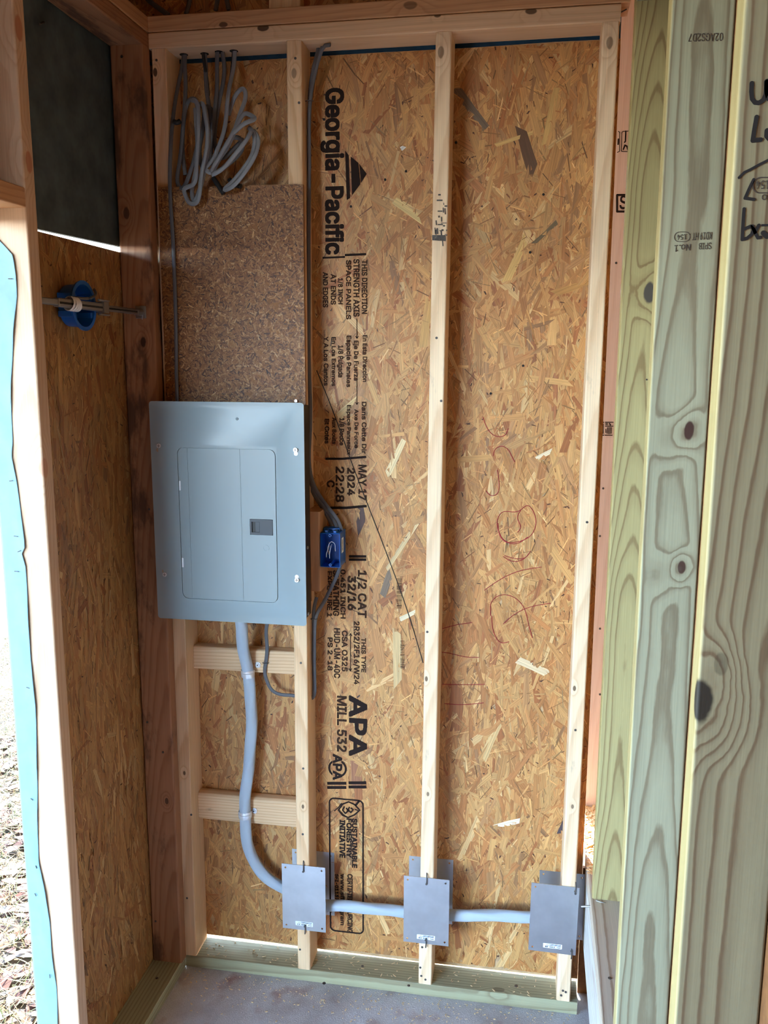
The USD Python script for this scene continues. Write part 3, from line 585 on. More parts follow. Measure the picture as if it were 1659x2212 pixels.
# pencil and pen marks
def pen(pts, r, mat_, name, parent=wall, y=TY, per=6, closed=False):
    return obj(name, sweep([at(px, py, y=y) for px, py in pts], r, r*.4, 5, per, closed=closed), M[mat_], parent, smooth=True)
obj('crack', sweep([at(*p, y=TY) for p in ((684, 800), (720, 890), (760, 1000), (800, 1105), (850, 1235), (885, 1335), (914, 1432))], .0012, .0006, 5, 5), M['gap_black'], wall)
for pts, cl in (([(1043, 900), (1048, 915), (1060, 935), (1075, 943), (1090, 940), (1098, 925)], 0), ([(1065, 985), (1072, 968), (1085, 964), (1098, 972), (1105, 985), (1112, 998)], 0), ([(1050, 1060), (1060, 1070), (1072, 1068), (1078, 1050), (1074, 1015)], 0),
                ([(1075, 1120), (1084, 1107), (1120, 1104), (1140, 1092), (1152, 1105), (1157, 1135), (1148, 1155), (1120, 1170), (1090, 1168), (1078, 1150)], 1), ([(1125, 1102), (1118, 1118), (1124, 1140), (1118, 1150)], 0), ([(1076, 1130), (1085, 1165), (1110, 1175), (1140, 1160)], 0),
                ([(1087, 1202), (1105, 1212), (1130, 1208), (1145, 1192)], 0), ([(1090, 1200), (1110, 1206), (1135, 1204), (1146, 1190)], 0), ([(1046, 1275), (1080, 1252), (1120, 1234), (1170, 1225)], 0),
                ([(1060, 1330), (1062, 1300), (1080, 1286), (1105, 1288), (1130, 1310), (1142, 1350), (1150, 1378)], 0), ([(1062, 1330), (1068, 1370), (1082, 1388), (1100, 1386)], 0), ([(1087, 1348), (1110, 1328), (1150, 1310), (1190, 1303)], 0), ([(950, 1360), (985, 1350), (1020, 1345)], 0), ([(955, 1478), (1000, 1479), (1048, 1478)], 0),
                ([(950, 1408), (975, 1412), (1000, 1418), (1035, 1420)], 0), ([(960, 1520), (1000, 1522), (1045, 1518)], 0)):
    pen(pts, .0009, 'red_pen', 'pen_line', closed=bool(cl))
for px, py in ((832, 388), (758, 446), (877, 370), (985, 308), (1145, 545), (1174, 420), (700, 258), (1060, 850), (1130, 790)):
    obj('nail_hole', disc(at(px, py, y=TY), .0032, 'y', .001, 9), M['hole'], wall)

# ------------------------------------------------------------------ backing board and breaker panel
BY = -.0115
bbd = thing('backing_board', 'brown fine-flaked board screwed to the studs above and behind the breaker panel', 'board', (.2, 0, 1.7))
bp = Polygon([(.0185, 1.15), (.405, 1.15), (.3965, 1.70), (.398, 2.206), (.3975, 2.2115), (.30, 2.213), (.12, 2.2135), (.0185, 2.2165)])
obj('board', plate_xz(bp, BY+.0012, -.0005), M['osb_base'], bbd, smooth=False)
PB = np.array([lin(156, 104, 56), lin(136, 86, 42), lin(112, 68, 32), lin(172, 122, 70), lin(190, 144, 92), lin(90, 52, 25)])
fm, fl, ft = flakes(.0186, .3972, 1.66, 2.2125, 17000, (.006, .016), (.0012, .0040), .3, 1.4, XZ(BY+.0012), 21, pal=PB, palw=np.array([.28, .26, .16, .14, .06, .1]), height=.001, sliver=0., speck=.02)
obj('strand', fm, M['strand'], bbd, smooth=False, vec={'loc': fl, 'tone': ft}, kind='stuff')

FY, PY = -.098, -.1085                  # the cover's flange and its raised field
pan = thing('breaker_panel', 'grey steel breaker panel with a closed door and dark latch', 'electrical panel', (.21, -.06, 1.4))
obj('enclosure', rbox(.028, .4065, FY+.003, BY-.001, 1.118, 1.672, .003), M['panel_dark'], pan)
C0, C1, Z0, Z1 = .0092, .4152, 1.1092, 1.6815
cover = rrect(C0, C1, Z0, Z1, .008)
def frustum(o, i, y0, y1):
    """rectangle o at y0 narrowing to rectangle i at y1"""
    a = [(o[0], y0, o[2]), (o[1], y0, o[2]), (o[1], y0, o[3]), (o[0], y0, o[3])]; b = [(i[0], y1, i[2]), (i[1], y1, i[2]), (i[1], y1, i[3]), (i[0], y1, i[3])]
    F = []
    for k in range(4):
        F += [(k, (k+1) % 4, 4+(k+1) % 4), (k, 4+(k+1) % 4, 4+k)]
    F += [(4, 5, 6), (4, 6, 7), (0, 2, 1), (0, 3, 2)]
    m = trimesh.Trimesh(np.array(a+b, float), F, process=False)
    if m.volume < 0: m.invert()
    return m
def slab(p, front, thick):
    """a flat shape in x and z whose front face lies at y = front"""
    return m3.Manifold.extrude(m3.CrossSection([np.array(orient(p).exterior.coords)[:-1]]), thick).rotate((90, 0, 0)).translate((0, front+thick, 0))
DX0, DX1, DZ0, DZ1 = .0865, .3425, 1.1715, 1.5648
fr_ = frustum((C0+.014, C1-.027, Z0+.022, Z1-.014), (DX0-.012, DX1+.0055, DZ0-.010, DZ1+.010), FY+.0005, PY)
cv = slab(cover, FY, .003)+m3.Manifold(m3.Mesh(np.asarray(fr_.vertices, np.float32), np.asarray(fr_.faces, np.uint32)))-slab(rrect(DX0-.0017, DX1+.0017, DZ0-.0017, DZ1+.0017, .017), PY-.02, .0235)
obj('cover', cv, M['panel_grey'], pan, smooth=20)
DY = PY-.0006                           # front of the door
door = slab(rrect(DX0, DX1, DZ0, DZ1, .0155), DY, .0035)
for gx in (.1120, .2510): door = door-m3.Manifold.cube((.0018, .004, .40)).translate((gx, DY-.003, 1.168))
lx0, lx1, lz0, lz1 = .2735, .3335, 1.3472, 1.3872
door = door-m3.Manifold.cube((lx1-lx0+.001, .01, lz1-lz0+.001)).translate((lx0-.0005, DY-.004, lz0-.0005))
dr = obj('door', door, M['panel_grey'], pan, smooth=20)
lat = rbox(lx0, lx1, DY-.0012, DY+.003, lz0, lz1, .0008)-m3.Manifold.cube((.0205, .02, .0272)).translate((lx0+.0048, DY-.01, lz0+.0064))
obj('latch', lat, M['latch'], dr, label='dark plastic slide latch')
obj('latch_recess', bx(lx0+.003, lx0+.028, DY+.0022, DY+.0026, lz0+.005, lz1-.005), M['latch_dark'], dr)
obj('latch_tongue', rbox(lx0+.0140, lx0+.0250, DY-.0004, DY+.0022, lz0+.0066, lz1-.0066, .0006), M['latch'], dr)
k0 = at(575, 1184, y=DY)
obj('knockout', trimesh.creation.annulus(.0066, .0078, .0009, transform=trimesh.transformations.translation_matrix([k0[0], DY-.0002, k0[2]])@trimesh.transformations.rotation_matrix(math.pi/2, [1, 0, 0])), M['panel_grey'], dr)
for px, py in ((389, 1049), (395, 1215)):
    p = at(px, py, y=DY); obj('hinge', rbox(p[0]-.0022, p[0]+.0022, DY-.0016, DY+.001, p[2]-.0125, p[2]+.0125, .0006), M['sticker'], pan)
M['keyhole'] = mat('keyhole', lin(150, 132, 110), .6)
for px, py, kx, ky in ((343, 963, 341, 972), (356, 1241, 354, 1234), (638, 972, 639, 980), (641, 1253, 641, 1246)):
    p, k = at(px, py, y=FY-.003), at(kx, ky, y=FY-.0015)
    s = obj('cover_screw', disc((p[0], FY-.0022, p[2]), .0058, 'y', .0044, 16), M['bright_steel'], pan)
    obj('slot', cat_([bx(p[0]-.0042, p[0]+.0042, FY-.0050, FY-.0044, p[2]-.0005, p[2]+.0005), bx(p[0]-.0005, p[0]+.0005, FY-.0050, FY-.0044, p[2]-.0042, p[2]+.0042)]), M['dark_steel'], s)
    obj('keyhole', disc((k[0], FY-.0003, k[2]), .0052, 'y', .0012, 14), M['keyhole'] if px < 400 else M['bright_steel'], pan)
p = at(512, 905, y=FY-.004); obj('dimple', trimesh.creation.icosphere(2, .004).apply_translation((p[0], FY-.0018, p[2])), M['panel_grey'], pan)
for px, py in ((640, 866), (664, 1326), (662, 1183)):
    if py < 900: p = at(px, py, y=BY-.002); obj('mounting_screw', disc((p[0], BY-.004, p[2]), .004, 'y', .006, 12), M['bright_steel'], pan)
    else: p = at(px, py, y=-.05); obj('mounting_screw', disc((.4075, -.05, p[2]), .004, 'x', .004, 12), M['bright_steel'], pan)

# ------------------------------------------------------------------ feeder cable, clamps, protector plates
FE = [(519, 1325, -.034), (521, 1352, -.020), (525, 1395, .008), (535, 1450, .0325), (541, 1500, .034), (543, 1570, .034), (539, 1640, .034), (532, 1700, .0335), (529, 1755, .0325), (533, 1810, .034), (548, 1860, .038), (574, 1893, .042), (610, 1917, .044),
      (655, 1940, .044), (700, 1955, .044), (740, 1957, .044), (790, 1961, .043), (865, 1969, .044), (925, 1975, .044), (975, 1977, .044), (1040, 1977, .043), (1100, 1979, .043), (1150, 1981, .044), (1225, 1985, .050)]
fp = np.array([at(a, b, y=c) for a, b, c in FE])
BK = .0508
fd = obj('feeder_cable', sweep(fp, .0165, .0150, 20, 8, twist=14., lobe=3), M['feeder'], smooth=True, label='thick light grey feeder cable running from the panel bottom through the studs', cat='cable')
for lab, i, tx in (('upper steel clamp holding the feeder cable to a cross block', 3, 557), ('lower steel clamp holding the feeder cable to a cross block', 8, 549)):
    c = fp[i]; d = fp[i+1]-fp[i-1]; d /= np.linalg.norm(d); s = d*.0075; rr = .0185
    t = thing('cable_clamp', lab, 'clamp', (c[0], c[1], c[2]-.006))
    c2 = c-np.array([0, 0, .006]); ring = []
    for k in range(17):
        a = math.pi*(-.08+1.16*k/16); ring.append((c2[0]-rr*math.cos(a), c2[1]+.002-.0178*math.sin(a), c2[2]))
    band = sweep(ring, .0009, .0105, 8, 2, ref=(0, 0, 1)); obj('band', band, M['bright_steel'], t)
    obj('band_rib', sweep([(x, y-.0012, z+.0022) for x, y, z in ring[2:-2]], .0016, .0012, 6, 2), M['bright_steel'], t)
    ex = c2[0]+rr; q = at(tx, 1436 if i == 3 else 1751, y=.050)
    obj('tab', plate_xz(rrect(ex-.002, q[0]+.008, q[2]-.0085, q[2]+.0085, .006), BK-.0004, BK-.0022), M['bright_steel'], t)
    sc = obj('screw', disc((q[0], BK-.0036, q[2]), .0052, 'y', .0032, 16), M['steel'], t); obj('socket', disc((q[0], BK-.0053, q[2]), .0022, 'y', .0005, 8), M['dark_steel'], sc)

def barcode_label(t, x0, x1, z0, z1, y, seed):
    l = obj('sticker', bx(x0, x1, y-.0003, y, z0, z1), M['sticker'], t, smooth=False, label='white barcode sticker')
    r = np.random.default_rng(seed); b = []
    w, h = x1-x0, z1-z0; x = x0+.1*w
    while x < x0+.62*w:
        k = r.uniform(.008, .03)*w
        if not (x0+.26*w < x < x0+.33*w): b.append(bx(x, x+k, y-.0005, y-.0003, z0+.14*h, z0+.42*h))
        x += k+r.uniform(.006, .02)*w
    for zz in (.62, .74, .86): b.append(bx(x0+.14*w+.2*w*(zz > .7), x1-.06*w, y-.0005, y-.0003, z0+zz*h-.03*h, z0+zz*h+.03*h))
    for zz in (.2, .34): b.append(bx(x0+.72*w, x1-.06*w, y-.0005, y-.0003, z0+zz*h-.03*h, z0+zz*h+.03*h))
    obj('barcode', cat_(b), M['print'], l, smooth=False)

def protector(x, z, y, label, tilt=0., front=True, nails=(.52, .5), holes=True, seed=1, lab=True):
    w, h = .1275, .2035
    t = thing('protector_plate', label, 'steel plate', (x+w/2, y, z))
    s = sbox(x, z, x+w, z+h)
    for hx, hz in ((.085, .055), (.915, .055), (.085, .945), (.915, .945)): s = s.difference(Point(x+hx*w, z+hz*h).buffer(.0028, 6))
    m = plate_xz(s, y, y-.0016)
    R = trimesh.transformations.rotation_matrix(tilt, [0, 1, 0], [x+w/2, y, z+h/2]); m.apply_transform(R)
    obj('plate', m, M['steel'], t, smooth=False)
    if lab: barcode_label(t, x+.30*w, x+.70*w, z+.066*h, z+.133*h, y-.0016, seed)
    if front:
        for k, (hx, zz) in enumerate(((nails[0], h*.985), (nails[1], h*.02))):
            X, Z = x+hx*w, z+zz
            n = obj('bent_nail', sweep([(X, y-.0045, Z-.014), (X+.001, y-.005, Z), (X+.0005, y-.003, Z+.012), (X, y+.002, Z+.016)], .0016, .0016, 6, 4), M['dark_steel'], t)
            obj('nail_head', disc((X, y-.005, Z-.014 if k == 0 else Z+.010), .003, 'y', .0015, 10), M['dark_steel'], n)
    return t
protector(.3075, .1668, -.0012, 'front steel plate on the panel stud, left one of the row', nails=(.50, .52), seed=1)
protector(.6600, .1678, -.0012, 'front steel plate on the middle stud, between two lengths of feeder cable', nails=(.50, .50), seed=2)
protector(1.0090, .1850, -.0012, 'darker steel plate on the right end stud beside the treated sill', tilt=.012, nails=(.93, .90), seed=3)
protector(.3130, .1600, .0880, 'rear steel plate behind the panel stud, mostly hidden', front=False, seed=4, lab=False)
protector(.6620, .1745, .0880, 'rear steel plate behind the middle stud, mostly hidden', front=False, seed=5, lab=False)
protector(1.0330, .170, .0880, 'rear steel plate behind the right end stud, a sliver showing', front=False, seed=6, lab=False)

# ------------------------------------------------------------------ blue outlet box
jz0, jz1, jx0, jx1, jy0, jy1 = 1.2440, 1.3365, .4295, .4840, -.004, .066
jb = thing('outlet_box', 'blue plastic outlet box on the side of the wood block beside the panel', 'electrical box', (.457, .03, 1.29))
shell = rbox(jx0, jx1, jy0, jy1, jz0, jz1, .0025)-m3.Manifold.cube((jx1-jx0-.0036, .062, jz1-jz0-.0036)).translate((jx0+.0018, jy0-.002, jz0+.0018))
obj('shell', shell, M['blue_box'], jb)
for z, s in ((jz1-.0065, -1), (jz0+.0065, 1)):
    xm = (jx0+jx1)/2
    bs = m3.Manifold.cylinder(.05, .0040, circular_segments=16).rotate((-90, 0, 0)).translate((xm, jy0+.001, z))-m3.Manifold.cylinder(.02, .0018, circular_segments=12).rotate((-90, 0, 0)).translate((xm, jy0-.001, z))
    obj('screw_boss', bs, M['blue_box'], jb)
for x in (jx0+.012, jx0+.035):
    obj('cable_tab', rbox(x, x+.008, jy0+.006, jy0+.026, jz1-.001, jz1+.006, .001), M['blue_box'], jb)
obj('nail_bracket', rbox(jx0+.002, jx1-.008, jy0+.032, jy0+.060, jz1-.001, jz1+.0075, .0015), M['blue_box'], jb)
lb = obj('sticker', bx(jx1, jx1+.0004, jy0+.018, jy0+.040, jz0+.036, jz0+.076), M['sticker'], jb, smooth=False, label='white barcode sticker')
r = np.random.default_rng(4); obj('barcode', cat_([bx(jx1+.0004, jx1+.0006, jy0+.022, jy0+.032, z, z+r.uniform(.0005, .0014)) for z in np.arange(jz0+.042, jz0+.070, .0021)]), M['print'], lb, smooth=False)
for pts, mm in (([(.4425, .045, 1.303), (.4455, .03, 1.292), (.4490, .012, 1.281), (.4505, .010, 1.276)], 'copper'), ([(.4440, .04, 1.276), (.4445, .02, 1.284), (.4480, .012, 1.296), (.4555, .015, 1.3095), (.4615, .02, 1.306), (.4630, .03, 1.288), (.4625, .035, 1.280)], 'white_wire'),
                ([(.4425, .012, 1.268), (.4430, .012, 1.276), (.4470, .018, 1.288), (.4490, .03, 1.296)], 'white_wire'), ([(.4515, .012, 1.265), (.4520, .010, 1.276), (.4545, .014, 1.294), (.4535, .03, 1.300)], 'white_wire')):
    obj('wire', sweep(pts, .0011, None, 6, 5), M[mm], jb, label='bare copper wire' if mm == 'copper' else None)

# ------------------------------------------------------------------ house cables
def cable(pts, label, cat='cable', mat_='cable', rx=.0052, ry=.0029, group=None, per=6, name='cable'):
    """pts: (px, py, y) along the cable"""
    P = [at(a, b, y=c) for a, b, c in pts]
    return obj(name, sweep(P, rx, ry, 10, per), M[mat_], smooth=True, label=label, cat=cat, group=group)

def staple(px, py, y, parent, w=.012):
    p = at(px, py, y=y)
    return obj('staple', sweep([(p[0]-w/2, p[1]+.004, p[2]), (p[0]-w/2, p[1]-.002, p[2]), (p[0]+w/2, p[1]-.002, p[2]), (p[0]+w/2, p[1]+.004, p[2])], .0011, None, 6, 2), M['dark_steel'], parent)

cable([(399, 60, .052), (397, 118, .051), (389, 165, .045), (377, 230, .020), (370, 300, -.006), (367, 370, -.016), (368, 430, -.0185), (372, 490, -.017), (377, 600, -.017), (380, 700, -.017), (381, 790, -.017), (383, 868, -.018)],
      'grey cable stapled down the corner stud and backing board into the panel top')
# run on the panel stud's right-hand side
for k, (lab, top, mid, end) in enumerate((('outermost grey cable down the panel stud into the blue outlet box', [(713, 97, .020), (700, 100, .03), (690, 122, .036)], .036, [(676, 1042, .034), (690, 1070, .032), (712, 1100, .030), (730, 1124, .032), (738, 1146, .040)]),
                                     ('middle grey cable down the panel stud into the blue outlet box', [(700, 70, .052), (697, 100, .050), (684, 130, .046)], .046, [(672, 1045, .044), (684, 1072, .044), (704, 1102, .044), (722, 1126, .044), (730, 1146, .046)]),
                                     ('innermost grey cable down the panel stud, ending at the outlet box corner', [(690, 72, .060), (688, 102, .060), (679, 140, .058)], .058, [(669, 1045, .056), (680, 1072, .055), (698, 1100, .055), (712, 1125, .055), (719, 1146, .055)]))):
    xs = [(670-k*1.0, 220), (668-k, 330), (667-k, 480), (667-k, 640), (668-k, 800), (670-k, 930)]
    cable([*top, *[(x, y, mid) for x, y in xs], *end], lab, rx=.0050, ry=.0032)
sc = thing('cable_staple', 'small staple across the cables on the panel stud, high up', 'staple', at(668, 218, y=.03))
staple(668, 218, .030, sc, .018)
cable([(735, 1222, .046), (727, 1245, .044), (714, 1272, .042), (697, 1305, .040), (684, 1328, .039), (680, 1350, .039), (679, 1400, .040), (679, 1450, .040), (680, 1485, .042), (674, 1508, .048), (660, 1510, .052), (636, 1503, .050), (612, 1501, .048), (590, 1493, .047), (577, 1472, .0465), (572, 1450, .0465), (574, 1432, .0465), (577, 1400, .043), (575, 1370, .020), (580, 1335, -.025)],
      'grey cable leaving the outlet box downwards and looping under the panel')
cable([(678, 1500, .044), (678, 1470, .043), (677, 1420, .042), (677, 1350, .042), (679, 1310, .044), (684, 1290, .05)], 'short grey cable tucked against the panel stud below the wood block', rx=.005)
p = at(574, 1432, y=.044); st = thing('cable_staple', 'staple holding the looped cable on the upper cross block', 'staple', p); staple(574, 1432, .0445, st, .016)
p = at(676, 1340, y=.036); st = thing('cable_staple', 'staple across the cable on the panel stud below the outlet box', 'staple', p); staple(678, 1337, .034, st, .016)

def Z(pts):                                      # (column, row, y) in a 5.98x enlargement of the coil
    return [(360+a/5.98, 90+b/5.98, c) for a, b, c in pts]
coils = [
 ('grey cable dropping from the first plate hole into the left-hand coil', 'cable', Z([(250, 90, .05), (240, 160, .05), (243, 480, .040), (235, 800, .012), (215, 1050, .0), (195, 1300, .0), (160, 1600, -.004), (150, 1850, -.012), (190, 1895, -.020), (300, 1700, -.030), (400, 1300, -.030), (405, 950, -.022), (360, 745, -.008), (290, 760, .006), (225, 1000, .012), (205, 1400, .01), (240, 1720, 0)])),
 ('light grey cable forming the long front loop of the left-hand coil', 'cable_light', Z([(330, 755, .0), (385, 780, -.014), (410, 1000, -.03), (405, 1300, -.036), (385, 1600, -.036), (330, 1850, -.03), (225, 1920, -.022), (240, 1975, -.020), (300, 2085, -.026), (370, 2090, -.034), (440, 1800, -.040), (505, 1450, -.040), (530, 1200, -.036), (500, 950, -.028), (455, 800, -.012), (420, 820, .0)])),
 ('light grey cable forming the second loop of the left-hand coil', 'cable_light', Z([(440, 790, -.002), (490, 850, -.018), (525, 1050, -.028), (545, 1260, -.032), (500, 1600, -.034), (445, 1850, -.032), (350, 2050, -.026), (330, 1990, -.018), (370, 1700, -.02), (400, 1400, -.024), (385, 1100, -.022), (370, 860, -.008)])),
 ('grey cable behind the left-hand coil, dropping from the second plate hole', 'cable', Z([(480, 80, .05), (490, 150, .052), (505, 420, .048), (525, 700, .03), (560, 900, .008), (580, 1200, -.006), (540, 1450, -.012), (480, 1650, -.012), (430, 1500, -.006), (470, 1100, 0), (540, 840, .01), (590, 900, .016), (600, 1150, .016), (570, 1450, .01)])),
 ('black cable beside the second plate hole', 'cable_black', Z([(470, 80, .046), (472, 150, .046), (490, 300, .046), (515, 450, .05), (540, 700, .055)])),
 ('grey cable from the third plate hole into the right-hand coil', 'cable', Z([(660, 60, .044), (655, 130, .044), (650, 330, .042), (650, 600, .036), (625, 850, .018), (590, 1150, .0), (560, 1450, -.006), (600, 1560, -.012), (720, 1420, -.016), (860, 1240, -.020), (940, 1250, -.016), (980, 1330, -.012), (870, 1520, -.018), (720, 1640, -.024), (600, 1720, -.026)])),
 ('second grey cable from the third plate hole, behind the right-hand coil', 'cable', Z([(715, 60, .048), (720, 130, .048), (742, 280, .046), (735, 500, .042), (690, 720, .03), (650, 950, .016), (620, 1200, .006), (640, 1400, 0), (720, 1500, -.008), (850, 1400, -.01), (1000, 1260, -.012)])),
 ('light grey cable from the fourth plate hole sweeping into the right-hand coil', 'cable_light', Z([(885, 60, .045), (880, 130, .045), (868, 300, .040), (825, 520, .022), (795, 700, .0), (775, 900, -.012), (735, 1180, -.020), (650, 1410, -.024), (560, 1570, -.026), (505, 1640, -.028), (560, 1690, -.030), (640, 1590, -.034), (770, 1390, -.036), (880, 1140, -.034), (960, 900, -.026), (1020, 690, -.012), (985, 610, .0), (930, 640, .008), (860, 760, .012), (800, 950, .012)])),
 ('black cable beside the fourth plate hole', 'cable_black', Z([(860, 60, .048), (862, 130, .048), (850, 280, .046), (830, 450, .040), (800, 590, .03)])),
 ('light grey cable crossing the right-hand coil towards its upper right', 'cable_light', Z([(850, 1190, -.030), (940, 1110, -.034), (1040, 1040, -.034), (1135, 1000, -.028), (1100, 960, -.018), (1010, 930, -.014), (940, 1020, -.022), (860, 1170, -.030), (750, 1370, -.032), (650, 1540, -.030), (570, 1680, -.03)])),
 ('light grey cable forming the lower right loop of the right-hand coil', 'cable_light', Z([(1060, 1110, -.012), (1120, 1180, -.020), (1135, 1320, -.026), (1085, 1500, -.028), (960, 1680, -.028), (840, 1820, -.026), (750, 1915, -.024), (800, 1900, -.028), (930, 1790, -.032), (1070, 1600, -.034), (1160, 1420, -.032), (1180, 1260, -.024), (1120, 1150, -.010)])),
 ('grey cable along the bottom of the right-hand coil', 'cable_light', Z([(580, 1720, -.034), (680, 1670, -.036), (800, 1560, -.036), (930, 1400, -.034), (1030, 1270, -.028), (1090, 1160, -.018)])),
]
for (lab, mm, pts), off in zip(coils, (.010, -.004, .001, .022, 0, .008, .024, -.008, 0, -.020, -.014, -.030)):
    pts = [(a, b, c+off*min(1, max(0, (.042-c)/.03))) for a, b, c in pts]          # the loops lie one in front of the other
    cable(pts, lab, mat_=mm, rx=.0056 if mm != 'cable_black' else .0042, ry=.0032, per=7, name='coiled_cable')
for lab, pts in (('black taped cable end poking out of the coil beside the corner stud', Z([(90, 1030, -.012), (130, 1045, -.012), (175, 1025, -.008)])), ('black taped cable end hanging over the backing board', Z([(600, 1760, -.02), (670, 1860, -.024), (735, 1960, -.026)])),
                 ('black taped cable end at the lower right of the coils', Z([(810, 1780, -.018), (860, 1830, -.02), (965, 1870, -.024)]))):
    cable(pts, lab, 'cable end', 'cable_black', .006, .006, name='cable_end')
# holes in the plates and the cables above them
for k, (px, py) in enumerate(((397, 118), (442, 116), (473, 112), (505, 110))):
    p = at(px, py, z=HZ); obj('drilled_hole', disc((p[0], p[1], HZ-.0003), .0105, 'z', .0012, 18), M['hole'], stage.GetPrimAtPath('/World/top_plate'))
for lab, pts in (('grey cable running along the upper plate towards the roof', [(300, -20, .10), (335, 12, .05), (364, 32, .03)]), ('first grey cable rising from the plates to the roof', [(402, 30, .06), (408, 10, .066), (415, -25, .07)]),
                 ('second grey cable rising from the plates to the roof', [(466, 22, .05), (470, 0, .06), (476, -30, .06)]), ('third grey cable rising from the plates to the roof', [(494, 20, .05), (490, 0, .06), (486, -30, .06)])):
    cable(pts, lab, mat_='cable', rx=.006, ry=.004)

# ------------------------------------------------------------------ fan box on its bar
BX_, BZ = -.028, 1.9085
fb = thing('ceiling_box', 'blue round ceiling box on a grey bar hanger against the doorway wall', 'electrical box', (BX_, -.31, BZ))
def lathe_x(prof, c, n=40):
    """profile (x, radius) turned about the x axis"""
    P = np.array(prof); a = np.linspace(0, 2*np.pi, n, endpoint=False); k = len(P)
    V = np.stack([np.repeat(P[:, 0], n), np.outer(P[:, 1], np.cos(a)).ravel(), np.outer(P[:, 1], np.sin(a)).ravel()], 1)+np.array(c)
    F = []
    for j in range(k-1):
        for q in range(n):
            p, p2 = j*n+q, j*n+(q+1) % n; F += [(p, p2, p2+n), (p, p2+n, p+n)]
    m = trimesh.Trimesh(V, F, process=False)
    if m.volume < 0: m.invert()
    return m
bc = (BX_, -.315, BZ-.003)
obj('box', lathe_x([(-.050, .0), (-.050, .038), (-.046, .046), (-.030, .0475), (-.014, .049), (-.012, .0555), (-.008, .0560), (-.008, .047), (-.028, .0455), (-.044, .042), (-.046, .0)], bc), M['blue_box'], fb, smooth=35)
for ang in (25, 155, 205, 335):
    a = math.radians(ang); y, z = bc[1]+.046*math.cos(a), bc[2]+.046*math.sin(a)
    obj('side_lug', rbox(bc[0]-.046, bc[0]-.010, y-.008, y+.008, z-.007, z+.007, .002), M['blue_box'], fb)
obj('bar', rbox(BX_-.006, BX_+.006, -.555, -.060, BZ-.0105, BZ+.0035, .003), mat('bar_grey', (.34, .34, .345), .4, metal=.85), fb)
M['bar'] = UsdShade.Material.Get(stage, '/World/Looks/bar_grey')
obj('bar_sleeve', rbox(BX_-.008, BX_+.009, -.45, -.255, BZ-.013, BZ+.006, .003), M['bar'], fb)
obj('bar_slot', cat_([bx(BX_+.0062, BX_+.0070, -.255, -.075, BZ-.0062, BZ-.0022), bx(BX_+.0092, BX_+.0097, -.45, -.262, BZ-.0065, BZ-.0020)]), M['gap_black'], fb)
obj('end_flange', rbox(BX_-.014, BX_+.014, -.0425, -.0386, BZ-.019, BZ+.013, .0015), M['bar'], fb)
obj('end_boss', sweep([(BX_, -.066, BZ-.004), (BX_, -.042, BZ-.004)], .010, .009, 12, 2, ref=(0, 0, 1)), M['bar'], fb)
obj('saddle_clamp', cat_([bx(BX_-.012, BX_+.013, -.262, -.238, BZ-.016, BZ+.009), bx(BX_+.004, BX_+.012, -.275, -.235, BZ+.010, BZ+.014), bx(BX_+.004, BX_+.012, -.278, -.238, BZ-.022, BZ-.018)]), M['bar'], fb)
for z in (BZ+.012, BZ-.020): obj('clamp_screw', sweep([(BX_+.012, -.285, z), (BX_+.012, -.235, z)], .0022, None, 8, 2, ref=(0, 0, 1)), M['steel'], fb)
obj('flange_screw', disc((BX_+.004, -.0445, BZ-.006), .004, 'y', .004, 12), M['bright_steel'], fb)
obj('flange_nail', sweep([(BX_+.006, -.0450, BZ-.010), (BX_+.007, -.050, BZ-.022)], .0014, None, 6, 2), M['steel'], fb)
for k, dy in enumerate((-.396, -.388, -.380, -.370)):
    q = []
    for j in range(14):
        a = 2*math.pi*j/14; q.append((BX_+.001+.0125*math.cos(a), dy+.004*math.sin(a+k), BZ-.003+.0150*math.sin(a)))
    obj('white_tie', sweep(q, .0014, .0042, 8, 4, closed=True, ref=(0, 1, 0)), M['white_wire'], fb)
obj('fixture_wire', sweep([(BX_+.004, -.40, BZ+.009), (BX_+.006, -.36, BZ+.0105), (BX_+.008, -.315, BZ+.014), (BX_+.006, -.285, BZ+.026), (BX_-.006, -.270, BZ+.036)], .0034, .0026, 8, 6), M['cable'], fb)

# ------------------------------------------------------------------ pale blue wrap on the doorway stud
WY = -.5952
edge = [(-14, 505), (0, 520), (30, 552), (36, 600), (37, 640), (30, 720), (25, 820), (25, 900), (28, 955), (26, 985), (37, 1040), (47, 1120), (54, 1165), (55, 1185), (48, 1193), (56, 1222), (60, 1290), (63, 1345), (67, 1420), (78, 1520), (81, 1650), (82, 1800), (84, 1860), (98, 1920), (108, 1990), (113, 2060), (122, 2130), (126, 2212), (128, 2330)]
E_ = np.array([at(*q, y=WY)[[0, 2]] for q in edge]); E_ = E_[::-1]
zz = np.linspace(.06, E_[-1, 1], 150); xe = np.interp(zz, E_[:, 1], E_[:, 0]); nx = 12
XO = -.0985
V, F = [], []
for i, z in enumerate(zz):
    for j in range(nx):
        s = j/(nx-1); x = XO+(max(xe[i], XO+.002)-XO)*s
        d = meshkit.fbm(np.array([[x*22, z*7, 3.]]), 3, 5)[0]*.004+.0012*math.sin(z*40+x*90)*s
        V.append((x, WY-.0006-d*(.25+.75*s), z))
    for k in range(4):
        V.append((XO-.001-.0015*meshkit.noise(np.array([[z*9, k*2., 1.]]))[0], WY+.012+.05*k, z))
w_ = nx+4
def wid(i, j): return i*w_+(j if j < nx else j)
for i in range(len(zz)-1):
    row = [nx+3, nx+2, nx+1, nx]+list(range(nx))
    for a, b in zip(row[:-1], row[1:]):
        F += [(i*w_+a, i*w_+b, (i+1)*w_+b), (i*w_+a, (i+1)*w_+b, (i+1)*w_+a)]
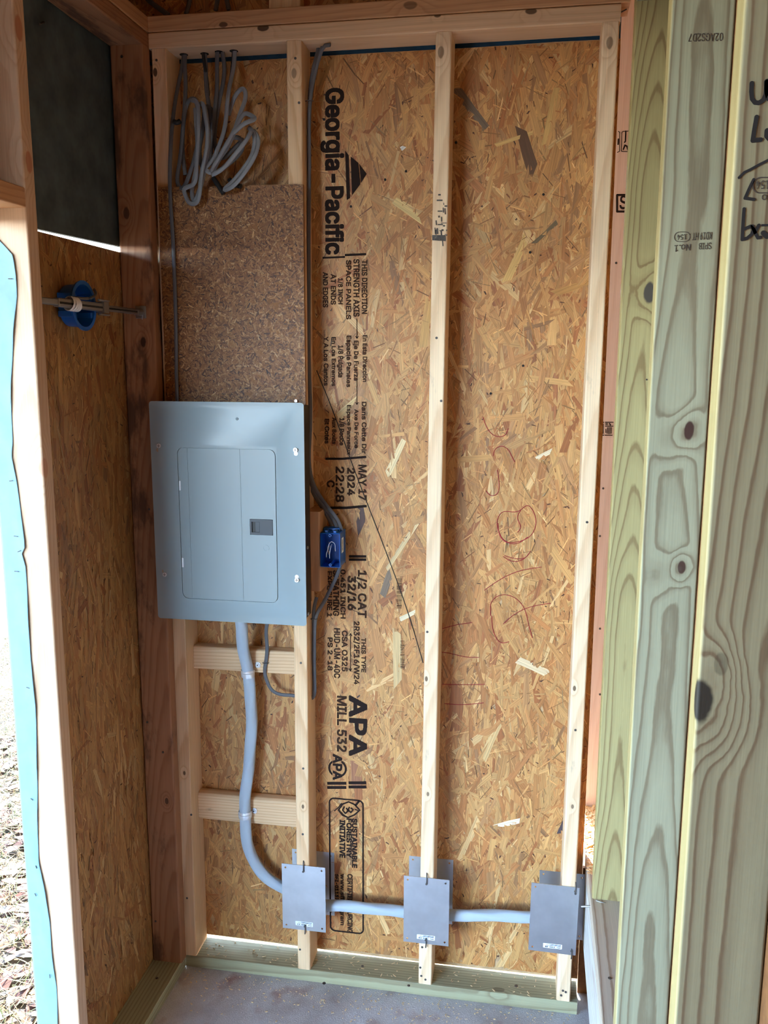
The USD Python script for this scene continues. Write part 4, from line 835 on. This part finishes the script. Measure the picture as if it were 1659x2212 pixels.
V = np.array(V); n0 = len(V); V2 = V+np.array([.0006, .0006, 0]); F = np.array(F)
hw = thing('house_wrap', 'pale blue house wrap with a torn edge stapled to the doorway stud', 'house wrap', (XO, WY, .06))
obj('sheet', trimesh.Trimesh(np.vstack([V, V2]), np.vstack([F, F[:, ::-1]+n0]), process=False), M['wrap'], hw, smooth=True)
for px, py, dx, dy in ((20, 1039, 7, -1), (30, 1158, 8, 1), (38, 1192, 7, -3), (31, 1234, 8, 1), (57, 1485, 6, 2), (75, 1930, 3, 6), (107, 2105, 1, 8), (18, 602, 8, 0), (66, 1725, 5, 4), (77, 1870, 2, 6)):
    a, b = at(px, py, y=WY-.004), at(px+dx, py+dy, y=WY-.004)
    obj('staple', sweep([a, b], .0009, None, 5, 2), M['dark_steel'], hw)

# ------------------------------------------------------------------ stray nails, writing on the right-hand studs, chips
nl = obj('nail', sweep([(XR-.004, .03, HZ+.0265), (XR+.014, .022, HZ+.032)], .0016, None, 6, 2), M['dark_steel'], label='dark nail sticking out of the plate end at the top right', cat='nail')
nl = obj('nail', sweep([at(86, 52, x=LX+.014), at(113, 40, z=HZ+.004)], .0022, None, 6, 2), M['dark_steel'], label='long nail poking down through the side top plate', cat='nail')
for lab, a, b in (('bent nail bundle end lying across the rim board edge', (1256, 1958), (1304, 1957)), ('toe nail slanting into the foot of the farthest treated stud', (1288, 1946), (1325, 1957)), ('toe nail rising to the right at the foot of the farthest treated stud', (1300, 1966), (1337, 1951)), ('short bright nail at the foot of the farthest treated stud', (1316, 1950), (1337, 1964))):
    obj('toe_nail', sweep([at(*a, y=-.116), at((a[0]+b[0])/2, (a[1]+b[1])/2, y=-.122), at(*b, y=-.114)], .0028, None, 8, 3), M['bar'], label=lab, cat='nail')
def on_board(y):
    def line(pts, w, mat_, parent, name):
        q = [at(px, py, y=y) for px, py in pts]
        return obj(name, plate_xz(LineString([(p[0], p[2]) for p in q]).buffer(w/2, 5), y, y-.0003), M[mat_], parent, smooth=False)
    return line
def flip_text(txt, px0, px1, py_foot, py_head, y, parent, dy=0., mat_='ink'):
    """lettering that stands upside down on the board: it starts at the right and its feet are up"""
    a, b, c = at(px0, py_foot, y=y), at(px1, py_foot+dy, y=y), at(px0, py_head, y=y)
    return text_on(txt, a, b, (0, 0, (c-a)[2]), (0, -1, 0), M[mat_], parent, name='lettering')
M['ink_pt'] = ink_mat('ink_pt', lin(74, 66, 60), .30)
s2 = stage.GetPrimAtPath('/World/treated_stud_001'); s3 = stage.GetPrimAtPath('/World/treated_stud_002'); ps = stage.GetPrimAtPath('/World/far_stud')
y2 = -.7006
flip_text('02AGS2D7', 1562, 1488, 71, 88, y2, s2, 2, 'ink_pt')
flip_text('KD19 HT', 1538, 1496, 501, 517, y2, s2, 2, 'ink_pt'); flip_text('154', 1483, 1463, 506, 517, y2, s2, 1, 'ink_pt'); flip_text('SPIB', 1537, 1510, 524, 538, y2, s2, 1, 'ink_pt'); flip_text('No.1', 1492, 1457, 527, 541, y2, s2, 3, 'ink_pt')
o = LineString([(p[0], p[2]) for p in [at(1467, 511.5, y=y2), at(1480, 511.5, y=y2)]]).buffer(.0078, 8); obj('stamp_oval', plate_xz(o.difference(o.buffer(-.0009)), y2, y2-.0003), M['ink_pt'], s2, smooth=False)
y3 = -1.2406; ln = on_board(y3)
def Zb(pts): return [(1559+a/4.81, 100+b/4.81) for a, b in pts]
for pts, w in ((Zb([(312, 385), (308, 470), (315, 545), (345, 585), (385, 588), (430, 560), (458, 500), (470, 370)]), .0042), (Zb([(470, 370), (475, 480), (490, 540)]), .0055), (Zb([(362, 735), (340, 860), (322, 980), (405, 970)]), .0042), (Zb([(500, 900), (475, 880), (472, 930), (500, 960)]), .0055),
               (Zb([(180, 1365), (235, 1310), (300, 1280), (390, 1230), (500, 1175)]), .0026), (Zb([(332, 1385), (285, 1480), (242, 1578), (335, 1592)]), .0030), (Zb([(232, 1690), (222, 1830), (212, 2008), (262, 1995), (310, 1955), (330, 1900), (300, 1870), (232, 1900)]), .0032),
               (Zb([(318, 1868), (345, 1930), (375, 1990), (405, 1985)]), .0032), (Zb([(385, 1860), (345, 1935)]), .0032), (Zb([(432, 1940), (470, 1975)]), .005), (Zb([(420, 1860), (500, 1858)]), .002)):
    ln(pts, w, 'marker', s3, 'handwriting')
flip_text('154', 1662, 1634, 390, 408, y3, s3, 0, 'ink_pt'); flip_text('No', 1672, 1646, 420, 436, y3, s3, 0, 'ink_pt')
o = LineString([(p[0], p[2]) for p in [at(1643, 400, y=y3), at(1668, 400, y=y3)]]).buffer(.0078, 8); obj('stamp_oval', plate_xz(o.difference(o.buffer(-.0010)), y3, y3-.0003), M['ink_pt'], s3, smooth=False)
yp = .3690; lp_ = on_board(yp)
def Zp(pts): return [(1300+a/9.22, 240+b/9.22) for a, b in pts]
lp_(Zp([(470, 1672), (305, 1672), (305, 2000), (470, 2000)]), .0055, 'ink_bold', ps, 'stamp_frame')
a, b = at(*Zp([(350, 1945)])[0], y=yp), at(*Zp([(500, 1945)])[0], y=yp); text_on('S', a, b, (0, 0, .034), (0, -1, 0), M['ink_bold'], ps, True)
lp_(Zp([(330, 405), (355, 420), (355, 800), (310, 822)]), .0018, 'ink_bold', ps, 'stamp_frame'); lp_(Zp([(545, 398), (420, 405), (398, 430), (392, 800), (520, 808)]), .0018, 'ink_bold', ps, 'stamp_frame')
lp_(Zp([(478, 400), (470, 600), (455, 620)]), .0035, 'ink_bold', ps, 'stamp_mark'); lp_(Zp([(430, 760), (460, 680), (500, 700), (520, 770)]), .004, 'ink_bold', ps, 'stamp_mark'); lp_(Zp([(330, 560), (325, 660)]), .004, 'ink_bold', ps, 'stamp_mark')
def Zq(pts): return [(1250+a/5.53, 900+b/5.53) for a, b in pts]
lp_(Zq([(300, 68), (285, 68), (280, 222), (298, 222)]), .0026, 'ink_bold', ps, 'stamp_frame'); lp_(Zq([(292, 90), (290, 200)]), .0030, 'ink_bold', ps, 'stamp_mark')
lp_(Zq([(318, 66), (412, 66)]), .0022, 'ink_bold', ps, 'stamp_line'); lp_(Zq([(318, 114), (410, 114)]), .0022, 'ink_bold', ps, 'stamp_line'); lp_(Zq([(314, 222), (400, 222)]), .0022, 'ink_bold', ps, 'stamp_line')
for pts in ([(322, 80), (345, 80)], [(322, 96), (345, 96)], [(372, 78), (376, 104)], [(366, 84), (384, 98)], [(345, 130), (340, 200)], [(362, 128), (356, 205)], [(378, 128), (372, 205)], [(394, 130), (388, 200)], [(325, 150), (324, 190)]):
    lp_(Zq(pts), .0022, 'ink_bold', ps, 'stamp_mark')

# sawdust and chips on the slab, the sole plate and the sill
r = np.random.default_rng(31); ch = []
def chip(x, y, z, l, w):
    m = bx(-l/2, l/2, -w/2, w/2, 0, w*.35); m.apply_transform(trimesh.transformations.euler_matrix(r.normal(0, .15), r.normal(0, .15), r.uniform(0, 6.3))); m.apply_translation([x, y, z+w*.1]); ch.append(m)
for _ in range(420):
    chip(r.uniform(.02, 1.14), -abs(r.normal(0, .10))-.004, 0., r.uniform(.002, .008), r.uniform(.001, .003))
for _ in range(120):
    chip(r.uniform(.05, 1.08), r.uniform(.005, .085), T, r.uniform(.003, .012), r.uniform(.001, .0025))
obj('sawdust', cat_(ch), mat('sawdust', lin(222, 196, 150), .8), smooth=False, label='pale sawdust and wood chips on the slab and sole plate', cat='sawdust', kind='stuff')
ch.clear()
for _ in range(900):
    chip(r.uniform(1.162, 1.248), r.uniform(.0, .36), .43, r.uniform(.006, .03), r.uniform(.003, .008))
obj('wood_chips', cat_(ch), mat('wood_chips', lin(222, 180, 124), .7), smooth=False, label='tan wood chips heaped on the treated sill behind the right end stud', cat='wood chips', kind='stuff')
obj('debris_stick', rbox(1.000, 1.018, -.115, -.109, .0, .005, .002), M['dark_steel'], label='small dark stick lying on the slab near the middle stud', cat='stick')
obj('debris_stick', rbox(1.170, 1.187, -.094, -.084, .0, .006, .002), M['gap_black'], label='small dark scrap on the slab near the right end of the sole plate', cat='scrap')

# straw and leaves on the ground outside
r = np.random.default_rng(5)
def blades(n, xr, yr, ln, w, cols, z0):
    x, y = r.uniform(*xr, n), r.uniform(*yr, n); a = r.uniform(0, 2*np.pi, n); l = r.uniform(*ln, n); ww = r.uniform(*w, n); el = r.uniform(-.05, .5, n)
    d = np.stack([np.cos(a)*np.cos(el), np.sin(a)*np.cos(el), np.sin(el)], 1); s = np.stack([-np.sin(a), np.cos(a), np.zeros(n)], 1)
    c = np.stack([x, y, GZ+z0*r.random(n)], 1); b = c-d*l[:, None]/2; e = c+d*l[:, None]/2; b[:, 2] = np.maximum(b[:, 2], GZ-.002); m_ = (b+e)/2; m_[:, 2] += l*.06
    V = np.stack([b-s*ww[:, None]/2, b+s*ww[:, None]/2, m_-s*ww[:, None]/2, m_+s*ww[:, None]/2, e], 1).reshape(-1, 3)
    k = np.arange(n)[:, None]*5
    F = (k[:, :, None]+np.array([[0, 1, 3], [0, 3, 2], [2, 3, 4]])[None]).reshape(-1, 3)
    col = np.array(cols)[r.integers(0, len(cols), n)]*r.uniform(.34, .72, (n, 1))
    return trimesh.Trimesh(V, F, process=False), np.repeat(col, 5, 0)
def tone_mat(name):
    return usdkit.material(stage, '/World/Looks/'+name, {'t': ('attribute', {'attribute': 'tone'}), 'p': ('principled_bsdf', {'roughness': .75}), 'tr': ('translucent_bsdf', {}), 'm': ('mix_closure', {'fac': .25})},
                           [('t.vector', 'p.base_color'), ('t.vector', 'tr.color'), ('p.BSDF', 'm.closure1'), ('tr.BSDF', 'm.closure2')], surface='m.closure')
M['straw'] = tone_mat('straw')
m_, c_ = blades(36000, (-2.6, -.13), (-.55, 3.2), (.03, .16), (.0015, .004), [lin(180, 152, 96), lin(160, 130, 74), lin(140, 108, 60), lin(112, 118, 50), lin(88, 108, 40), lin(196, 174, 124)], .03)
obj('straw', m_, M['straw'], smooth=False, vec={'tone': c_}, label='dry straw and grass scattered over the ground outside the doorway', cat='straw', kind='stuff')
m_, c_ = blades(3200, (-2.2, -.13), (-.55, 1.6), (.04, .09), (.02, .045), [lin(166, 130, 96), lin(136, 86, 58), lin(190, 164, 136), lin(118, 66, 44)], .02)
obj('fallen_leaves', m_, M['straw'], smooth=False, vec={'tone': c_}, label='dead brown leaves lying in the straw outside the doorway', cat='leaves', kind='stuff')

# old lumber stamp smudged on the middle stud
st3 = stage.GetPrimAtPath('/World/wall_stud_002'); r = np.random.default_rng(9); M['smudge'] = ink_mat('smudge', lin(96, 92, 88), .44)
for k in range(26):
    x, y = r.uniform(936, 964), r.uniform(415, 520); a, l = r.choice([0, 1.5]), r.uniform(4, 15)
    ink_line([(x, y), (min(966, x+l*math.cos(a)), y+l*math.sin(a))], r.uniform(.0015, .004), 'smudge', st3, -.0008, 'stamp_mark')
ink_poly([(934, 508), (962, 508), (963, 521), (934, 519)], 'smudge', st3, -.0009)
